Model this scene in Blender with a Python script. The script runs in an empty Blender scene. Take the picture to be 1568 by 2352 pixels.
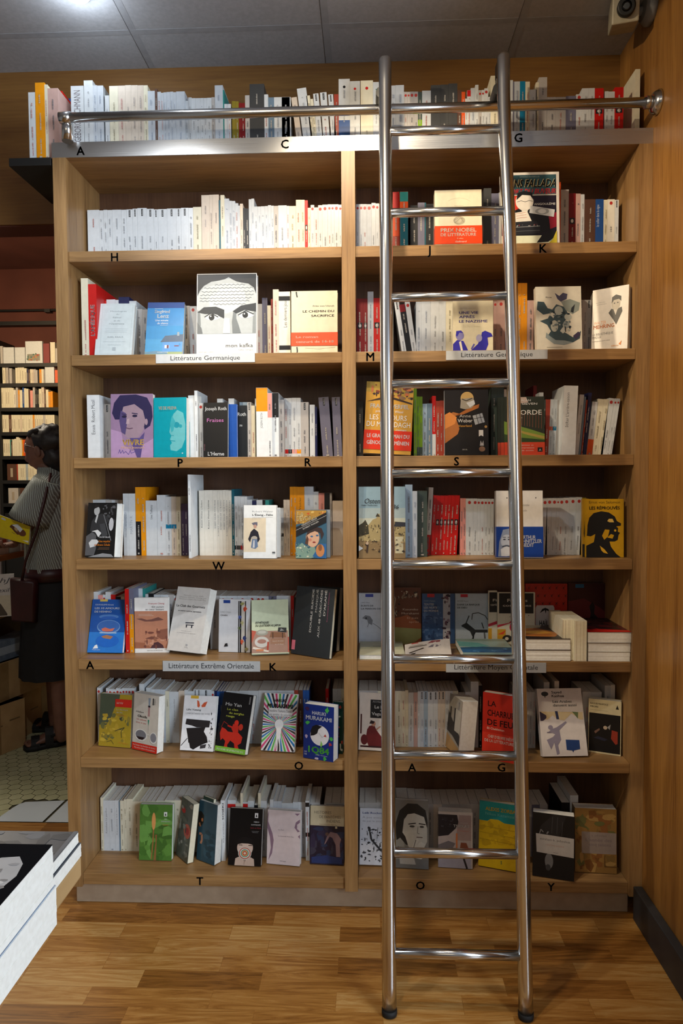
import bpy, bmesh, math, random
from mathutils import Vector, Matrix
random.seed(7)
R = math.radians
scn = bpy.context.scene
COL = scn.collection

# ------------------------------------------------------------------ camera
F_PX, CAM = 1545.19, Vector((.9542, -2.0614, 1.3589))
YAW, PIT, ROL = .0382, .0448, -.0053
cyw, syw, cp, sp = math.cos(YAW), math.sin(YAW), math.cos(PIT), math.sin(PIT)
FW = Vector((-syw*cp, cyw*cp, -sp)); RT = Vector((cyw, syw, 0)); UP = RT.cross(FW)
R2 = math.cos(ROL)*RT + math.sin(ROL)*UP; U2 = -math.sin(ROL)*RT + math.cos(ROL)*UP
cd = bpy.data.cameras.new('camera'); cam = bpy.data.objects.new('camera', cd); COL.objects.link(cam)
cam.matrix_world = Matrix(((R2.x, U2.x, -FW.x, CAM.x), (R2.y, U2.y, -FW.y, CAM.y), (R2.z, U2.z, -FW.z, CAM.z), (0, 0, 0, 1)))
cd.sensor_fit = 'VERTICAL'; cd.sensor_height = 36; cd.sensor_width = 24; cd.lens = F_PX/2352*36
cd.clip_start = .05
scn.camera = cam

# ------------------------------------------------------------------ world, lights, exposure
vs = scn.view_settings
vs.view_transform = 'Standard'; vs.look = 'None'; vs.gamma = 1; vs.use_curve_mapping = False; vs.exposure = 0.0
wd = bpy.data.worlds.new('world'); scn.world = wd; wd.use_nodes = True
wd.node_tree.nodes['Background'].inputs[0].default_value = (.75, .85, 1, 1)
wd.node_tree.nodes['Background'].inputs[1].default_value = .08
def area(name, loc, tgt, sx, sy, e, c):
    l = bpy.data.lights.new(name, 'AREA'); l.shape = 'RECTANGLE'; l.size = sx; l.size_y = sy; l.energy = e; l.color = c
    o = bpy.data.objects.new(name, l); COL.objects.link(o); o.location = loc
    o.rotation_euler = (Vector(tgt)-Vector(loc)).to_track_quat('-Z', 'Y').to_euler()
def spot(name, loc, tgt, e, c, ang=100, blend=.6, r=.03):
    l = bpy.data.lights.new(name, 'SPOT'); l.energy = e; l.color = c; l.spot_size = R(ang); l.spot_blend = blend; l.shadow_soft_size = r
    o = bpy.data.objects.new(name, l); COL.objects.link(o); o.location = loc
    o.rotation_euler = (Vector(tgt)-Vector(loc)).to_track_quat('-Z', 'Y').to_euler()
LAMPS = [((.22, -.95, 2.66), (.30, .0, 1.25), 30, (.94, .97, 1), 84),
         ((.86, -.66, 2.66), (1.25, .0, 1.45), 42, (1, .82, .58), 104),
         ((-.55, -1.5, 2.66), (1.6, 0, 1.75), 105, (1, .80, .54), 54)]
for i, (loc, tgt, e, c, a) in enumerate(LAMPS):
    spot('downlight_beam', loc, tgt, e, c, a, .45)
area('window_daylight', (3.6, -3.0, 1.75), (.3, 0, 1.2), 1.5, 2.0, 150, (.76, .88, 1))
area('room_lighting', (.2, -3.6, 2.6), (.7, 0, .9), 2.0, 1.0, 10, (1, .84, .62))
area('back_room_lighting', (-2.2, 3.0, 2.9), (-2.3, 4.6, 1.6), 1.6, .6, 42, (1, .74, .44))
area('passage_lighting', (-1.6, 1.7, 3.0), (-1.2, 1.3, 0), .8, .8, 34, (1, .88, .70))

# ------------------------------------------------------------------ pixel helpers
def ray(u, v): return FW + R2*((u-784)/F_PX) - U2*((v-1176)/F_PX)
def on_y(u, v, y): d = ray(u, v); return CAM + d*((y-CAM.y)/d.y)
def on_x(u, v, x): d = ray(u, v); return CAM + d*((x-CAM.x)/d.x)
def on_z(u, v, z): d = ray(u, v); return CAM + d*((z-CAM.z)/d.z)
def proj(P):
    X = P-CAM; d = X.dot(FW); return 784+F_PX*X.dot(R2)/d, 1176-F_PX*X.dot(U2)/d

# ------------------------------------------------------------------ materials
def lin(c): return c/12.92 if c <= .04045 else ((c+.055)/1.055)**2.4
def hexc(h): return tuple(lin(int(h[i:i+2], 16)/255) for i in (0, 2, 4)) + (1,)
PAL = dict(w='d2d7db', W='e4e9ec', c='e2dcc4', C='d6c8b8', g='b9b5b2', G='3f4041', k='16171b', r='c81714', R='7d1015', y='e8960c',
           b='1c4f96', n='1c2350', t='2c8a86', T='0f5c6e', e='86b416', o='e2571c', p='e59a92', v='6f6f86', u='c4cbd3', m='5a3d30',
           d='46544f', O='8a7a22', K='a5402f', B='0b7ba5', s='6b8296', x='e6e1d4', P='c7a49b', Z='4a3a55', S='9fb4c6')
MATS = {}
def pbr(name, col=(.5, .5, .5, 1), rough=.5, metal=0, build=None, spec=.5):
    if name in MATS: return MATS[name]
    m = bpy.data.materials.new(name); m.use_nodes = True; nt = m.node_tree; b = nt.nodes['Principled BSDF']
    b.inputs['Base Color'].default_value = col; b.inputs['Roughness'].default_value = rough; b.inputs['Metallic'].default_value = metal
    b.inputs['Specular IOR Level'].default_value = spec
    if build: build(nt, b)
    MATS[name] = m; return m
def N(nt, t, **k):
    n = nt.nodes.new(t)
    for a, v in k.items():
        if a.startswith('i_'):
            n.inputs[a[2:].replace('_', ' ')].default_value = v
        else: setattr(n, a, v)
    return n
def ramp(nt, fac, stops):
    r = nt.nodes.new('ShaderNodeValToRGB'); nt.links.new(fac, r.inputs[0])
    e = r.color_ramp.elements
    while len(e) < len(stops): e.new(.5)
    for i, (p, c) in enumerate(stops): e[i].position = p; e[i].color = c
    return r.outputs[0]
def printed(h, rough=.42):
    col = hexc(PAL.get(h, h))
    def b(nt, bs):
        tc = N(nt, 'ShaderNodeTexCoord'); no = N(nt, 'ShaderNodeTexNoise', i_Scale=60.0, i_Detail=2.0)
        nt.links.new(tc.outputs['Object'], no.inputs['Vector'])
        c2 = tuple(x*.93 for x in col[:3]) + (1,)
        nt.links.new(ramp(nt, no.outputs[0], [(.35, c2), (.65, col)]), bs.inputs['Base Color'])
    return pbr('card_'+PAL.get(h, h), col, rough, 0, b, .4)
def wood(name, dark, light, axis, scale=1.0, rough=.42, coord='Object'):
    def b(nt, bs):
        tc = N(nt, 'ShaderNodeTexCoord'); mp = N(nt, 'ShaderNodeMapping')
        s = {'x': (1.2, 22, 22), 'y': (22, 1.2, 22), 'z': (22, 22, 1.2)}[axis]
        mp.inputs['Scale'].default_value = [a*scale for a in s]
        nt.links.new(tc.outputs[coord], mp.inputs[0])
        n1 = N(nt, 'ShaderNodeTexNoise', i_Scale=1.0, i_Detail=6.0, i_Roughness=.6, i_Distortion=.6)
        n2 = N(nt, 'ShaderNodeTexNoise', i_Scale=9.0, i_Detail=3.0)
        nt.links.new(mp.outputs[0], n1.inputs['Vector']); nt.links.new(mp.outputs[0], n2.inputs['Vector'])
        mx = N(nt, 'ShaderNodeMix', data_type='FLOAT'); mx.inputs[0].default_value = .35
        nt.links.new(n1.outputs[0], mx.inputs[2]); nt.links.new(n2.outputs[0], mx.inputs[3])
        nt.links.new(ramp(nt, mx.outputs[0], [(.34, dark), (.66, light)]), bs.inputs['Base Color'])
        bp = N(nt, 'ShaderNodeBump', i_Strength=.08, i_Distance=.002); nt.links.new(n2.outputs[0], bp.inputs['Height']); nt.links.new(bp.outputs[0], bs.inputs['Normal'])
    return pbr(name, light, rough, 0, b)
OAK_D, OAK_L = hexc('7b5a35'), hexc('ab8555')
oakV = wood('oak_upright', OAK_D, OAK_L, 'z'); oakH = wood('oak_shelf', OAK_D, OAK_L, 'x')
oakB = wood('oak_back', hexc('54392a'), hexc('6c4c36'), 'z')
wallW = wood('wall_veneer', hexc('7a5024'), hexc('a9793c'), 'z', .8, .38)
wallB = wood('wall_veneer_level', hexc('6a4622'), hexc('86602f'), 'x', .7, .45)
steel = pbr('polished_steel', (.62, .62, .62, 1), .19, 1)
def brushed(nt, b):
    tc = N(nt, 'ShaderNodeTexCoord'); mp = N(nt, 'ShaderNodeMapping'); mp.inputs['Scale'].default_value = (1, 40, 260)
    no = N(nt, 'ShaderNodeTexNoise', i_Scale=3.0, i_Detail=3.0)
    nt.links.new(tc.outputs['Object'], mp.inputs[0]); nt.links.new(mp.outputs[0], no.inputs['Vector'])
    nt.links.new(ramp(nt, no.outputs[0], [(.3, (.26, .26, .26, 1)), (.7, (.36, .36, .36, 1))]), b.inputs['Roughness'])
band_m = pbr('brushed_steel', (.60, .61, .62, 1), .3, 1, brushed)
black_m = pbr('black_lacquer', hexc('141414'), .5)
rubber = pbr('rubber', hexc('0c0c0d'), .7)
def floor_nodes(nt, b):
    tc = N(nt, 'ShaderNodeTexCoord'); mp = N(nt, 'ShaderNodeMapping'); mp.inputs['Scale'].default_value = (1, 1, 1)
    br = N(nt, 'ShaderNodeTexBrick', offset=.37, offset_frequency=2, squash=1.0)
    for k, v in {'Scale': 1.0, 'Brick Width': .33, 'Row Height': .066, 'Mortar Size': .0006, 'Bias': 0.0}.items(): br.inputs[k].default_value = v
    br.inputs['Color1'].default_value = (0, 0, 0, 1); br.inputs['Color2'].default_value = (1, 1, 1, 1); br.inputs['Mortar'].default_value = (.2, .2, .2, 1)
    nt.links.new(tc.outputs['Object'], br.inputs['Vector'])
    mp.inputs['Scale'].default_value = (2.2, 26, 1); nt.links.new(tc.outputs['Object'], mp.inputs[0])
    ad = N(nt, 'ShaderNodeMix', data_type='VECTOR'); 
    va = N(nt, 'ShaderNodeVectorMath', operation='MULTIPLY_ADD'); va.inputs[1].default_value = (7, 3, 0)
    nt.links.new(br.outputs['Color'], va.inputs[0]); nt.links.new(mp.outputs[0], va.inputs[2])
    n1 = N(nt, 'ShaderNodeTexNoise', i_Scale=1.1, i_Detail=8.0, i_Roughness=.66, i_Distortion=3.6); nt.links.new(va.outputs[0], n1.inputs['Vector'])
    mx = N(nt, 'ShaderNodeMix', data_type='FLOAT'); mx.inputs[0].default_value = .72
    nt.links.new(br.outputs['Color'], mx.inputs[2]); nt.links.new(n1.outputs[0], mx.inputs[3])
    nt.links.new(ramp(nt, mx.outputs[0], [(.28, hexc('6e4518')), (.43, hexc('94622a')), (.54, hexc('aa783a')), (.72, hexc('c49c60'))]), b.inputs['Base Color'])
parquet = pbr('parquet', rough=.33, build=floor_nodes)
def noisy(name, h1, h2, scale, rough):
    def b(nt, bs):
        tc = N(nt, 'ShaderNodeTexCoord'); no = N(nt, 'ShaderNodeTexNoise', i_Scale=scale, i_Detail=5.0)
        nt.links.new(tc.outputs['Object'], no.inputs['Vector'])
        nt.links.new(ramp(nt, no.outputs[0], [(.35, hexc(h1)), (.65, hexc(h2))]), bs.inputs['Base Color'])
    return pbr(name, hexc(h2), rough, 0, b)
ceil_m = noisy('ceiling_board', 'a6aab2', 'b0b4bc', 90, .9); bar_m = noisy('ceiling_bar', '9a9ea6', 'a4a8b0', 30, .9)
redwall = noisy('red_plaster', '55291f', '603126', 3, .8); skirt_m = noisy('skirting_paint', '2c2d30', '36373a', 12, .5)
tile_m = noisy('hex_tile', 'acab84', 'bdbb94', 9, .35); grout = noisy('grout', '4b4630', '565038', 30, .9)
white_t = noisy('white_tile', 'c9d2d8', 'd4dce1', 4, .22)
plinth_m = noisy('plinth_laminate', 'a08a72', 'ab957c', 25, .5)
page_m = noisy('paper_edge', 'e4e2da', 'ecebe4', 120, .8); page_y = noisy('paper_edge_cream', 'e0d8bc', 'e8e0c6', 120, .8)
kraft = noisy('kraft_board', 'a8875a', 'b8986a', 12, .7); pale_wood = noisy('pale_ply', 'b7935f', 'c8a670', 8, .5)

# ------------------------------------------------------------------ mesh helpers
class MB:
    def __init__(s): s.v = []; s.f = []; s.m = []; s.mats = []
    def mi(s, m):
        if m not in s.mats: s.mats.append(m)
        return s.mats.index(m)
    def poly(s, pts, m):
        i = len(s.v); s.v += [tuple(p) for p in pts]; s.f.append(tuple(range(i, i+len(pts)))); s.m.append(s.mi(m))
    def tris(s, vs, fs, m):
        i = len(s.v); s.v += vs; k = s.mi(m)
        for f in fs: s.f.append(tuple(i+a for a in f)); s.m.append(k)
    def box(s, x0, y0, z0, x1, y1, z1, m):
        s.tris([(x0, y0, z0), (x1, y0, z0), (x1, y1, z0), (x0, y1, z0), (x0, y0, z1), (x1, y0, z1), (x1, y1, z1), (x0, y1, z1)],
               [(0, 3, 2, 1), (4, 5, 6, 7), (0, 1, 5, 4), (1, 2, 6, 5), (2, 3, 7, 6), (3, 0, 4, 7)], m)
    def tube(s, pts, rad, m, n=20, cap=True):
        pts = [Vector(p) for p in pts]; rr = rad if isinstance(rad, (list, tuple)) else [rad]*len(pts)
        i0 = len(s.v); k = s.mi(m)
        d0 = (pts[1]-pts[0]).normalized(); a = d0.orthogonal().normalized()
        for i, p in enumerate(pts):
            d = (pts[min(i+1, len(pts)-1)]-pts[max(i-1, 0)]).normalized()
            a = (a-d*a.dot(d)).normalized(); b = d.cross(a)
            for j in range(n):
                t = 2*math.pi*j/n; s.v.append(tuple(p+(a*math.cos(t)+b*math.sin(t))*rr[i]))
        for i in range(len(pts)-1):
            for j in range(n):
                q = i0+i*n; s.f.append((q+j, q+(j+1) % n, q+n+(j+1) % n, q+n+j)); s.m.append(k)
        if cap:
            s.f.append(tuple(i0+j for j in reversed(range(n)))); s.m.append(k)
            q = i0+(len(pts)-1)*n; s.f.append(tuple(q+j for j in range(n))); s.m.append(k)
    def loops(s, rings, m, cap=True):
        i0 = len(s.v); k = s.mi(m); n = len(rings[0])
        for r in rings: s.v += [tuple(p) for p in r]
        for i in range(len(rings)-1):
            for j in range(n):
                q = i0+i*n; s.f.append((q+j, q+(j+1) % n, q+n+(j+1) % n, q+n+j)); s.m.append(k)
        if cap:
            s.f.append(tuple(i0+j for j in reversed(range(n)))); s.m.append(k)
            q = i0+(len(rings)-1)*n; s.f.append(tuple(q+j for j in range(n))); s.m.append(k)
    def build(s, name, parent=None, smooth=False, bevel=0):
        me = bpy.data.meshes.new(name); me.from_pydata(s.v, [], s.f)
        for m in s.mats: me.materials.append(m)
        me.polygons.foreach_set('material_index', s.m)
        if smooth: me.polygons.foreach_set('use_smooth', [len(f) < 5 for f in s.f])
        me.update(); o = bpy.data.objects.new(name, me); COL.objects.link(o)
        if parent: o.parent = parent
        if bevel:
            md = o.modifiers.new('bevel', 'BEVEL'); md.width = bevel; md.segments = 2; md.limit_method = 'ANGLE'
        return o
def tag(o, label=None, cat=None, group=None, kind=None):
    for k, v in (('label', label), ('category', cat), ('group', group), ('kind', kind)):
        if v: o[k] = v
    return o
def empty(name, loc=(0, 0, 0)):
    o = bpy.data.objects.new(name, None); COL.objects.link(o); o.location = loc; o.empty_display_size = .05; return o
def boxo(name, b, m, parent=None, bevel=0):
    mb = MB(); mb.box(*b, m); return mb.build(name, parent, bevel=bevel)

# text outlines from the built-in font, kept in a cache
TXT = {}
def text_mesh(s, bold=False, italic=False):
    key = (s, bold, italic)
    if key not in TXT:
        c = bpy.data.curves.new('t', 'FONT'); c.body = s; c.resolution_u = 2; c.size = 1; c.fill_mode = 'FRONT'
        if italic: c.shear = .28
        o = bpy.data.objects.new('t', c); me = o.to_mesh()
        vs = [tuple(v.co) for v in me.vertices]; fs = [tuple(p.vertices) for p in me.polygons]
        if bold:      # heavier strokes: the outline printed three times, a hair apart
            n0 = len(vs); v1 = []; f1 = []
            for q, (dx, dy) in enumerate(((-.022, 0), (.022, 0), (0, .018), (0, -.018))): v1 += [(a[0]+dx, a[1]+dy, 0) for a in vs]; f1 += [tuple(i+q*n0 for i in f) for f in fs]
            vs, fs = v1, f1
        x0 = min(v[0] for v in vs); x1 = max(v[0] for v in vs)
        TXT[key] = ([((v[0]-x0), v[1]/.73) for v in vs], fs, x1-x0)
        o.to_mesh_clear(); bpy.data.objects.remove(o); bpy.data.curves.remove(c)
    return TXT[key]

class Sheet:
    """lays printed shapes over a flat rectangle: P(u,v,k) gives the 3-D point of sheet position u,v on layer k"""
    def __init__(s, mb, P, w, h): s.mb, s.P, s.w, s.h, s.k = mb, P, w, h, 0
    def pts(s, l, m, dk=1):
        s.k += dk; s.mb.poly([s.P(u*s.w, v*s.h, s.k) for u, v in l], m)
    def draw(s, art):
        for a in art:
            c = a[0]
            if c == 'r': s.pts([(a[1], a[2]), (a[3], a[2]), (a[3], a[4]), (a[1], a[4])], printed(a[5]))
            elif c == 'p': s.pts(a[1], printed(a[2]))
            elif c == 'e':
                n = 28; s.pts([(a[1]+a[3]*math.cos(6.2832*i/n), a[2]+a[4]*math.sin(6.2832*i/n)) for i in range(n)], printed(a[5]))
            elif c == 'l':
                s.k += 1; hw = a[2]/2*s.h
                for (u0, v0), (u1, v1) in zip(a[1], a[1][1:]):
                    A = Vector((u0*s.w, v0*s.h)); B = Vector((u1*s.w, v1*s.h)); d = (B-A)
                    if d.length == 0: continue
                    n = Vector((-d.y, d.x)).normalized()*hw
                    s.mb.poly([s.P(q.x, q.y, s.k) for q in (A-n, B-n, B+n, A+n)], printed(a[3]))
            elif c == 't':   # u0 u1 v h text colour flags
                s.k += 1; fl = a[7] if len(a) > 7 else ''
                vs, fs, wd_ = text_mesh(a[5], 'b' in fl, 'i' in fl); sx = (a[2]-a[1])*s.w/wd_; sy = a[4]*s.h
                s.mb.tris([tuple(s.P(a[1]*s.w+x*sx, a[3]*s.h+y*sy, s.k)) for x, y in vs], fs, printed(a[6]))
            elif c == 'R':   # u0 v0 u1 v1 h text colour flags: lettering along a slanted line
                s.k += 1; vs, fs, wd_ = text_mesh(a[6], 'b' in a[8], False)
                A = Vector((a[1]*s.w, a[2]*s.h)); D = Vector((a[3]*s.w, a[4]*s.h))-A; Lx = D/wd_; Nn = Vector((-D.y, D.x)).normalized()*a[5]*s.h
                s.mb.tris([tuple(s.P(*(A+Lx*x+Nn*y), s.k)) for x, y in vs], fs, printed(a[7]))
            elif c == 'T':   # running up the sheet: v0 v1 u h(of width) text colour flags
                s.k += 1; fl = a[7] if len(a) > 7 else ''
                vs, fs, wd_ = text_mesh(a[5], 'b' in fl, 'i' in fl); sx = (a[2]-a[1])*s.h/wd_; sy = a[4]*s.w
                s.mb.tris([tuple(s.P(a[3]*s.w-y*sy, a[1]*s.h+x*sx, s.k)) for x, y in vs], fs, printed(a[6]))
            elif c == 'n':   # scattered blots: u0 v0 u1 v1 colours count size seed
                rd = random.Random(a[8]); cols = a[5].split()
                for i in range(a[6]):
                    u = rd.uniform(a[1], a[3]); v = rd.uniform(a[2], a[4]); q = a[7]*rd.uniform(.4, 1.3); ar = s.h/s.w; m = rd.randint(5, 8); ph = rd.random()*6
                    el = rd.uniform(.5, 1.6)
                    pp = []
                    for j in range(m):
                        t = ph+6.2832*j/m; rr = q*rd.uniform(.6, 1.2)
                        pp.append((min(.995, max(.005, u+rr*ar*el*math.cos(t))), min(.995, max(.005, v+rr/el*math.sin(t)))))
                    s.pts(pp, printed(cols[i % len(cols)]), .25)

# ------------------------------------------------------------------ setting
BZ = dict(H=2.0708, G=1.7546, P=1.4375, W=1.1199, A=.8033, O=.4873, T=.11)
TOPZ, BOTZ, WID, DEP, PT = 2.395, 2.35, 1.80, .262, .04
CEIL = 2.772
mb = MB(); mb.box(-3.2, -4.6, -.06, 4.2, .53, 0, parquet); tag(mb.build('floor'), kind='structure')
mb = MB(); mb.box(-3.2, .53, -.06, 2.0, 5.0, -.004, grout)
# hexagonal tiles laid on the far floor, cut where the white slabs lie
cut = [on_z(u, v, 0) for u, v in ((-60, 1885), (0, 1876), (30, 1855), (45, 1846), (60, 1841), (153, 1836))]
def ylim(x):
    for a, b in zip(cut, cut[1:]):
        if a.x <= x <= b.x: return a.y+(b.y-a.y)*(x-a.x)/(b.x-a.x)
    return .60 if x < cut[0].x else .735
hs = .031
ry, r = 0, 0
while True:
    y = .56+r*hs*1.5
    if y > 2.9: break
    for c in range(60):
        x = -2.4+c*hs*1.732+(r % 2)*hs*.866
        if x > .3 or y < ylim(x)+.01: continue
        mb.poly([(x+hs*.955*math.sin(R(60*i)), y+hs*.955*math.cos(R(60*i)), 0) for i in range(6)][::-1], tile_m)
    r += 1
tag(mb.build('floor_hall'), kind='structure')
mb = MB()
P0 = on_z(0, 1889, 0); P1 = on_z(160, 1889.5, 0)
a0 = on_z(100, 1889, 0); a1 = on_z(154, 1837, 0)
gap = .006
top = [p for p in cut]
mb.poly([(cut[0].x, .534, .001), (a0.x-gap, .534, .001), (a1.x-gap, a1.y-.008, .001)] + [(p.x, p.y-.006, .001) for p in reversed(cut[1:-1])] + [(cut[0].x, cut[0].y-.004, .001)], white_t)
mb.poly([(a0.x+gap, .534, .001), (.2, .534, .001), (.2, .73, .001), (a1.x+gap, a1.y-.008, .001)], white_t)
tag(mb.build('floor_slabs'), kind='structure')
# back wall with the lintel over the passage on the left
LINT = 2.258
mb = MB(); mb.box(-3.2, DEP+.012, LINT, 1.80, .385, CEIL, wallB); mb.box(.0, DEP+.012, 0, 1.80, .385, LINT, wallB)
tag(mb.build('wall_back'), kind='structure')
mb = MB(); mb.box(-3.2, DEP+.02, LINT-.004, -.001, .38, LINT-.0005, redwall); tag(mb.build('trim_1'), kind='structure')
mb = MB(); mb.box(1.80, -1.0, 0, 1.90, .385, CEIL, wallW); tag(mb.build('wall_right'), kind='structure')
mb = MB(); mb.box(1.772, -1.0, 0, 1.7995, -.001, .105, skirt_m); tag(mb.build('baseboard_right', bevel=.003), kind='structure')
mb = MB(); mb.box(-3.2, -4.6, CEIL, 4.2, .385, CEIL+.05, ceil_m)
for k in range(-5, 4):
    x = .217+.603*k; mb.box(x, -4.5, CEIL-.0004, x+.022, DEP+.01, CEIL+.001, bar_m); mb.box(x-.0010, -4.5, CEIL-.0006, x+.0002, DEP+.01, CEIL+.001, skirt_m)
for k in range(6):
    y = .10-.603*k; mb.box(-3.2, y-.022, CEIL-.0005, 1.80, y, CEIL+.001, bar_m)
tag(mb.build('ceiling'), kind='structure')
paint = noisy('pale_paint', 'b4b2ac', 'bdbbb5', 5, .8)
mb = MB(); mb.box(-3.2, -4.7, 0, 4.2, -4.6, CEIL, paint); tag(mb.build('wall_front'), kind='structure')
mb = MB(); mb.box(-3.3, -4.6, 0, -3.2, .385, CEIL, paint); tag(mb.build('wall_left'), kind='structure')
mb = MB(); mb.box(-6, 4.95, 0, 1.5, 5.05, 4.2, redwall); tag(mb.build('wall_far'), kind='structure')
mb = MB(); mb.box(-6, .385, 3.6, 2.0, 5.05, 3.65, redwall); tag(mb.build('ceiling_hall'), kind='structure')
mb = MB(); mb.box(.35, .39, 0, .45, 5.0, 3.6, redwall); tag(mb.build('wall_hall'), kind='structure')
a = on_y(-300, 720, 4.93); b = on_y(420, 720, 4.93)
mb = MB(); mb.tube([(a.x, 4.90, a.z), (b.x, 4.90, a.z)], .012, black_m, 10)
c = on_y(110, 715, 4.9); mb.box(c.x-.03, 4.88, c.z-.012, c.x+.03, 4.94, c.z+.02, black_m)
tag(mb.build('wall_pipe'), 'thin dark pipe high on the red back wall', 'pipe')
a = on_y(5, 745, 4.9)
mb = MB(); mb.box(-5, 4.86, a.z-.02, 0, 4.95, a.z+.02, black_m); tag(mb.build('trim_2'), kind='structure')

# ------------------------------------------------------------------ bookcase
bc = tag(empty('bookcase', (0, 0, 0)), 'two-bay oak bookcase filled with paperbacks behind the steel ladder', 'bookcase')
boxo('side_panel', (0, 0, .07, PT, DEP, BOTZ), oakV, bc)
boxo('side_panel', (WID-PT, 0, .07, WID-.0005, DEP, BOTZ), oakV, bc)
DX0, DX1 = .880, .921
boxo('divider_panel', (DX0, 0, .07, DX1, DEP, BOTZ), oakV, bc)
boxo('back_panel', (.001, DEP, .07, WID-.001, DEP+.011, BOTZ), oakB, bc)
boxo('top_board', (0, .004, BOTZ, WID-.0005, DEP+.011, TOPZ-.0005), oakH, bc)
bnd = boxo('steel_band', (-.002, 0, BOTZ, WID-.0005, .0035, TOPZ), band_m, bc)
boxo('plinth', (.006, .033, 0, WID-.03, DEP, .0695), plinth_m, bc, .002)
SH = {}
for n, z in BZ.items():
    t = .0325 if n != 'T' else .036
    SH[n+'L'] = boxo('shelf', (PT+.0004, .008, z-t, DX0-.0004, DEP-.0004, z), oakH, bc, .0012)
    SH[n+'R'] = boxo('shelf', (DX1+.0004, .008, z-t, WID-PT-.0004, DEP-.0004, z), oakH, bc, .0012)
ink = pbr('black_vinyl', hexc('0d0d10'), .5)
def letter(ch, u, v, parent, y, h=.0262):
    P = on_y(u, v, y); vs, fs, w = text_mesh(ch, True); m = MB(); s = h
    k = .73; x0 = P.x-w*s/k/2
    m.tris([(x0+x*s/k, y-.0006, P.z-h/2+yy*s) for x, yy in vs], fs, ink); m.build('shelf_letter', parent)
for ch, u, v in (('A', 185, 346), ('C', 654, 330.5), ('G', 1190, 316)): letter(ch, u, v, bnd, 0)
for ch, u, v, s in (('H', 263, 590, 'HL'), ('J', 985, 574, 'HR'), ('K', 1247, 570, 'HR'), ('M', 850, 819, 'GR'), ('P', 414, 1062.5, 'PL'), ('R', 707, 1061, 'PL'),
                    ('S', 1048, 1059, 'PR'), ('W', 502, 1299, 'WL'), ('A', 207, 1527, 'AL'), ('K', 627, 1531.5, 'AL'), ('O', 686, 1758, 'OL'), ('A', 946, 1762, 'OR'),
                    ('G', 1151, 1762, 'OR'), ('T', 459, 2023, 'TL'), ('O', 965, 2033, 'TR'), ('Y', 1265, 2036.5, 'TR')):
    letter(ch, u, v, SH[s], .008)
def sign(u0, v0, u1, v1, txt, tu0, tu1, parent, col='w'):
    A = on_y(u0, v1, .006); B = on_y(u1, v0, .006); m = MB(); m.box(A.x, .0055, A.z, B.x, .0078, B.z, printed(col, .3))
    w, h = B.x-A.x, B.z-A.z
    sh = Sheet(m, lambda x, y, k: (A.x+x, .0054-.0001*k, A.z+y), w, h)
    sh.draw([('t', (tu0-u0)/(u1-u0), (tu1-u0)/(u1-u0), .30, .52, txt, '23252b')])
    o = m.build('shelf_sign', parent); o['label'] = 'pale card sign with black lettering'
sign(358, 811, 585, 834.5, 'Littérature Germanique', 392, 551, SH['GL'])
sign(1024, 803, 1257, 827, 'Littérature Germanique', 1059, 1223, SH['GR'])
sign(374, 1519, 597, 1541.5, 'Littérature Extrême Orientale', 388, 583, SH['AL'], 'b4b8ba')
sign(1024, 1522.5, 1254, 1544, 'Littérature Moyen Orientale', 1043, 1235, SH['AR'], 'b4b8ba')

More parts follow.
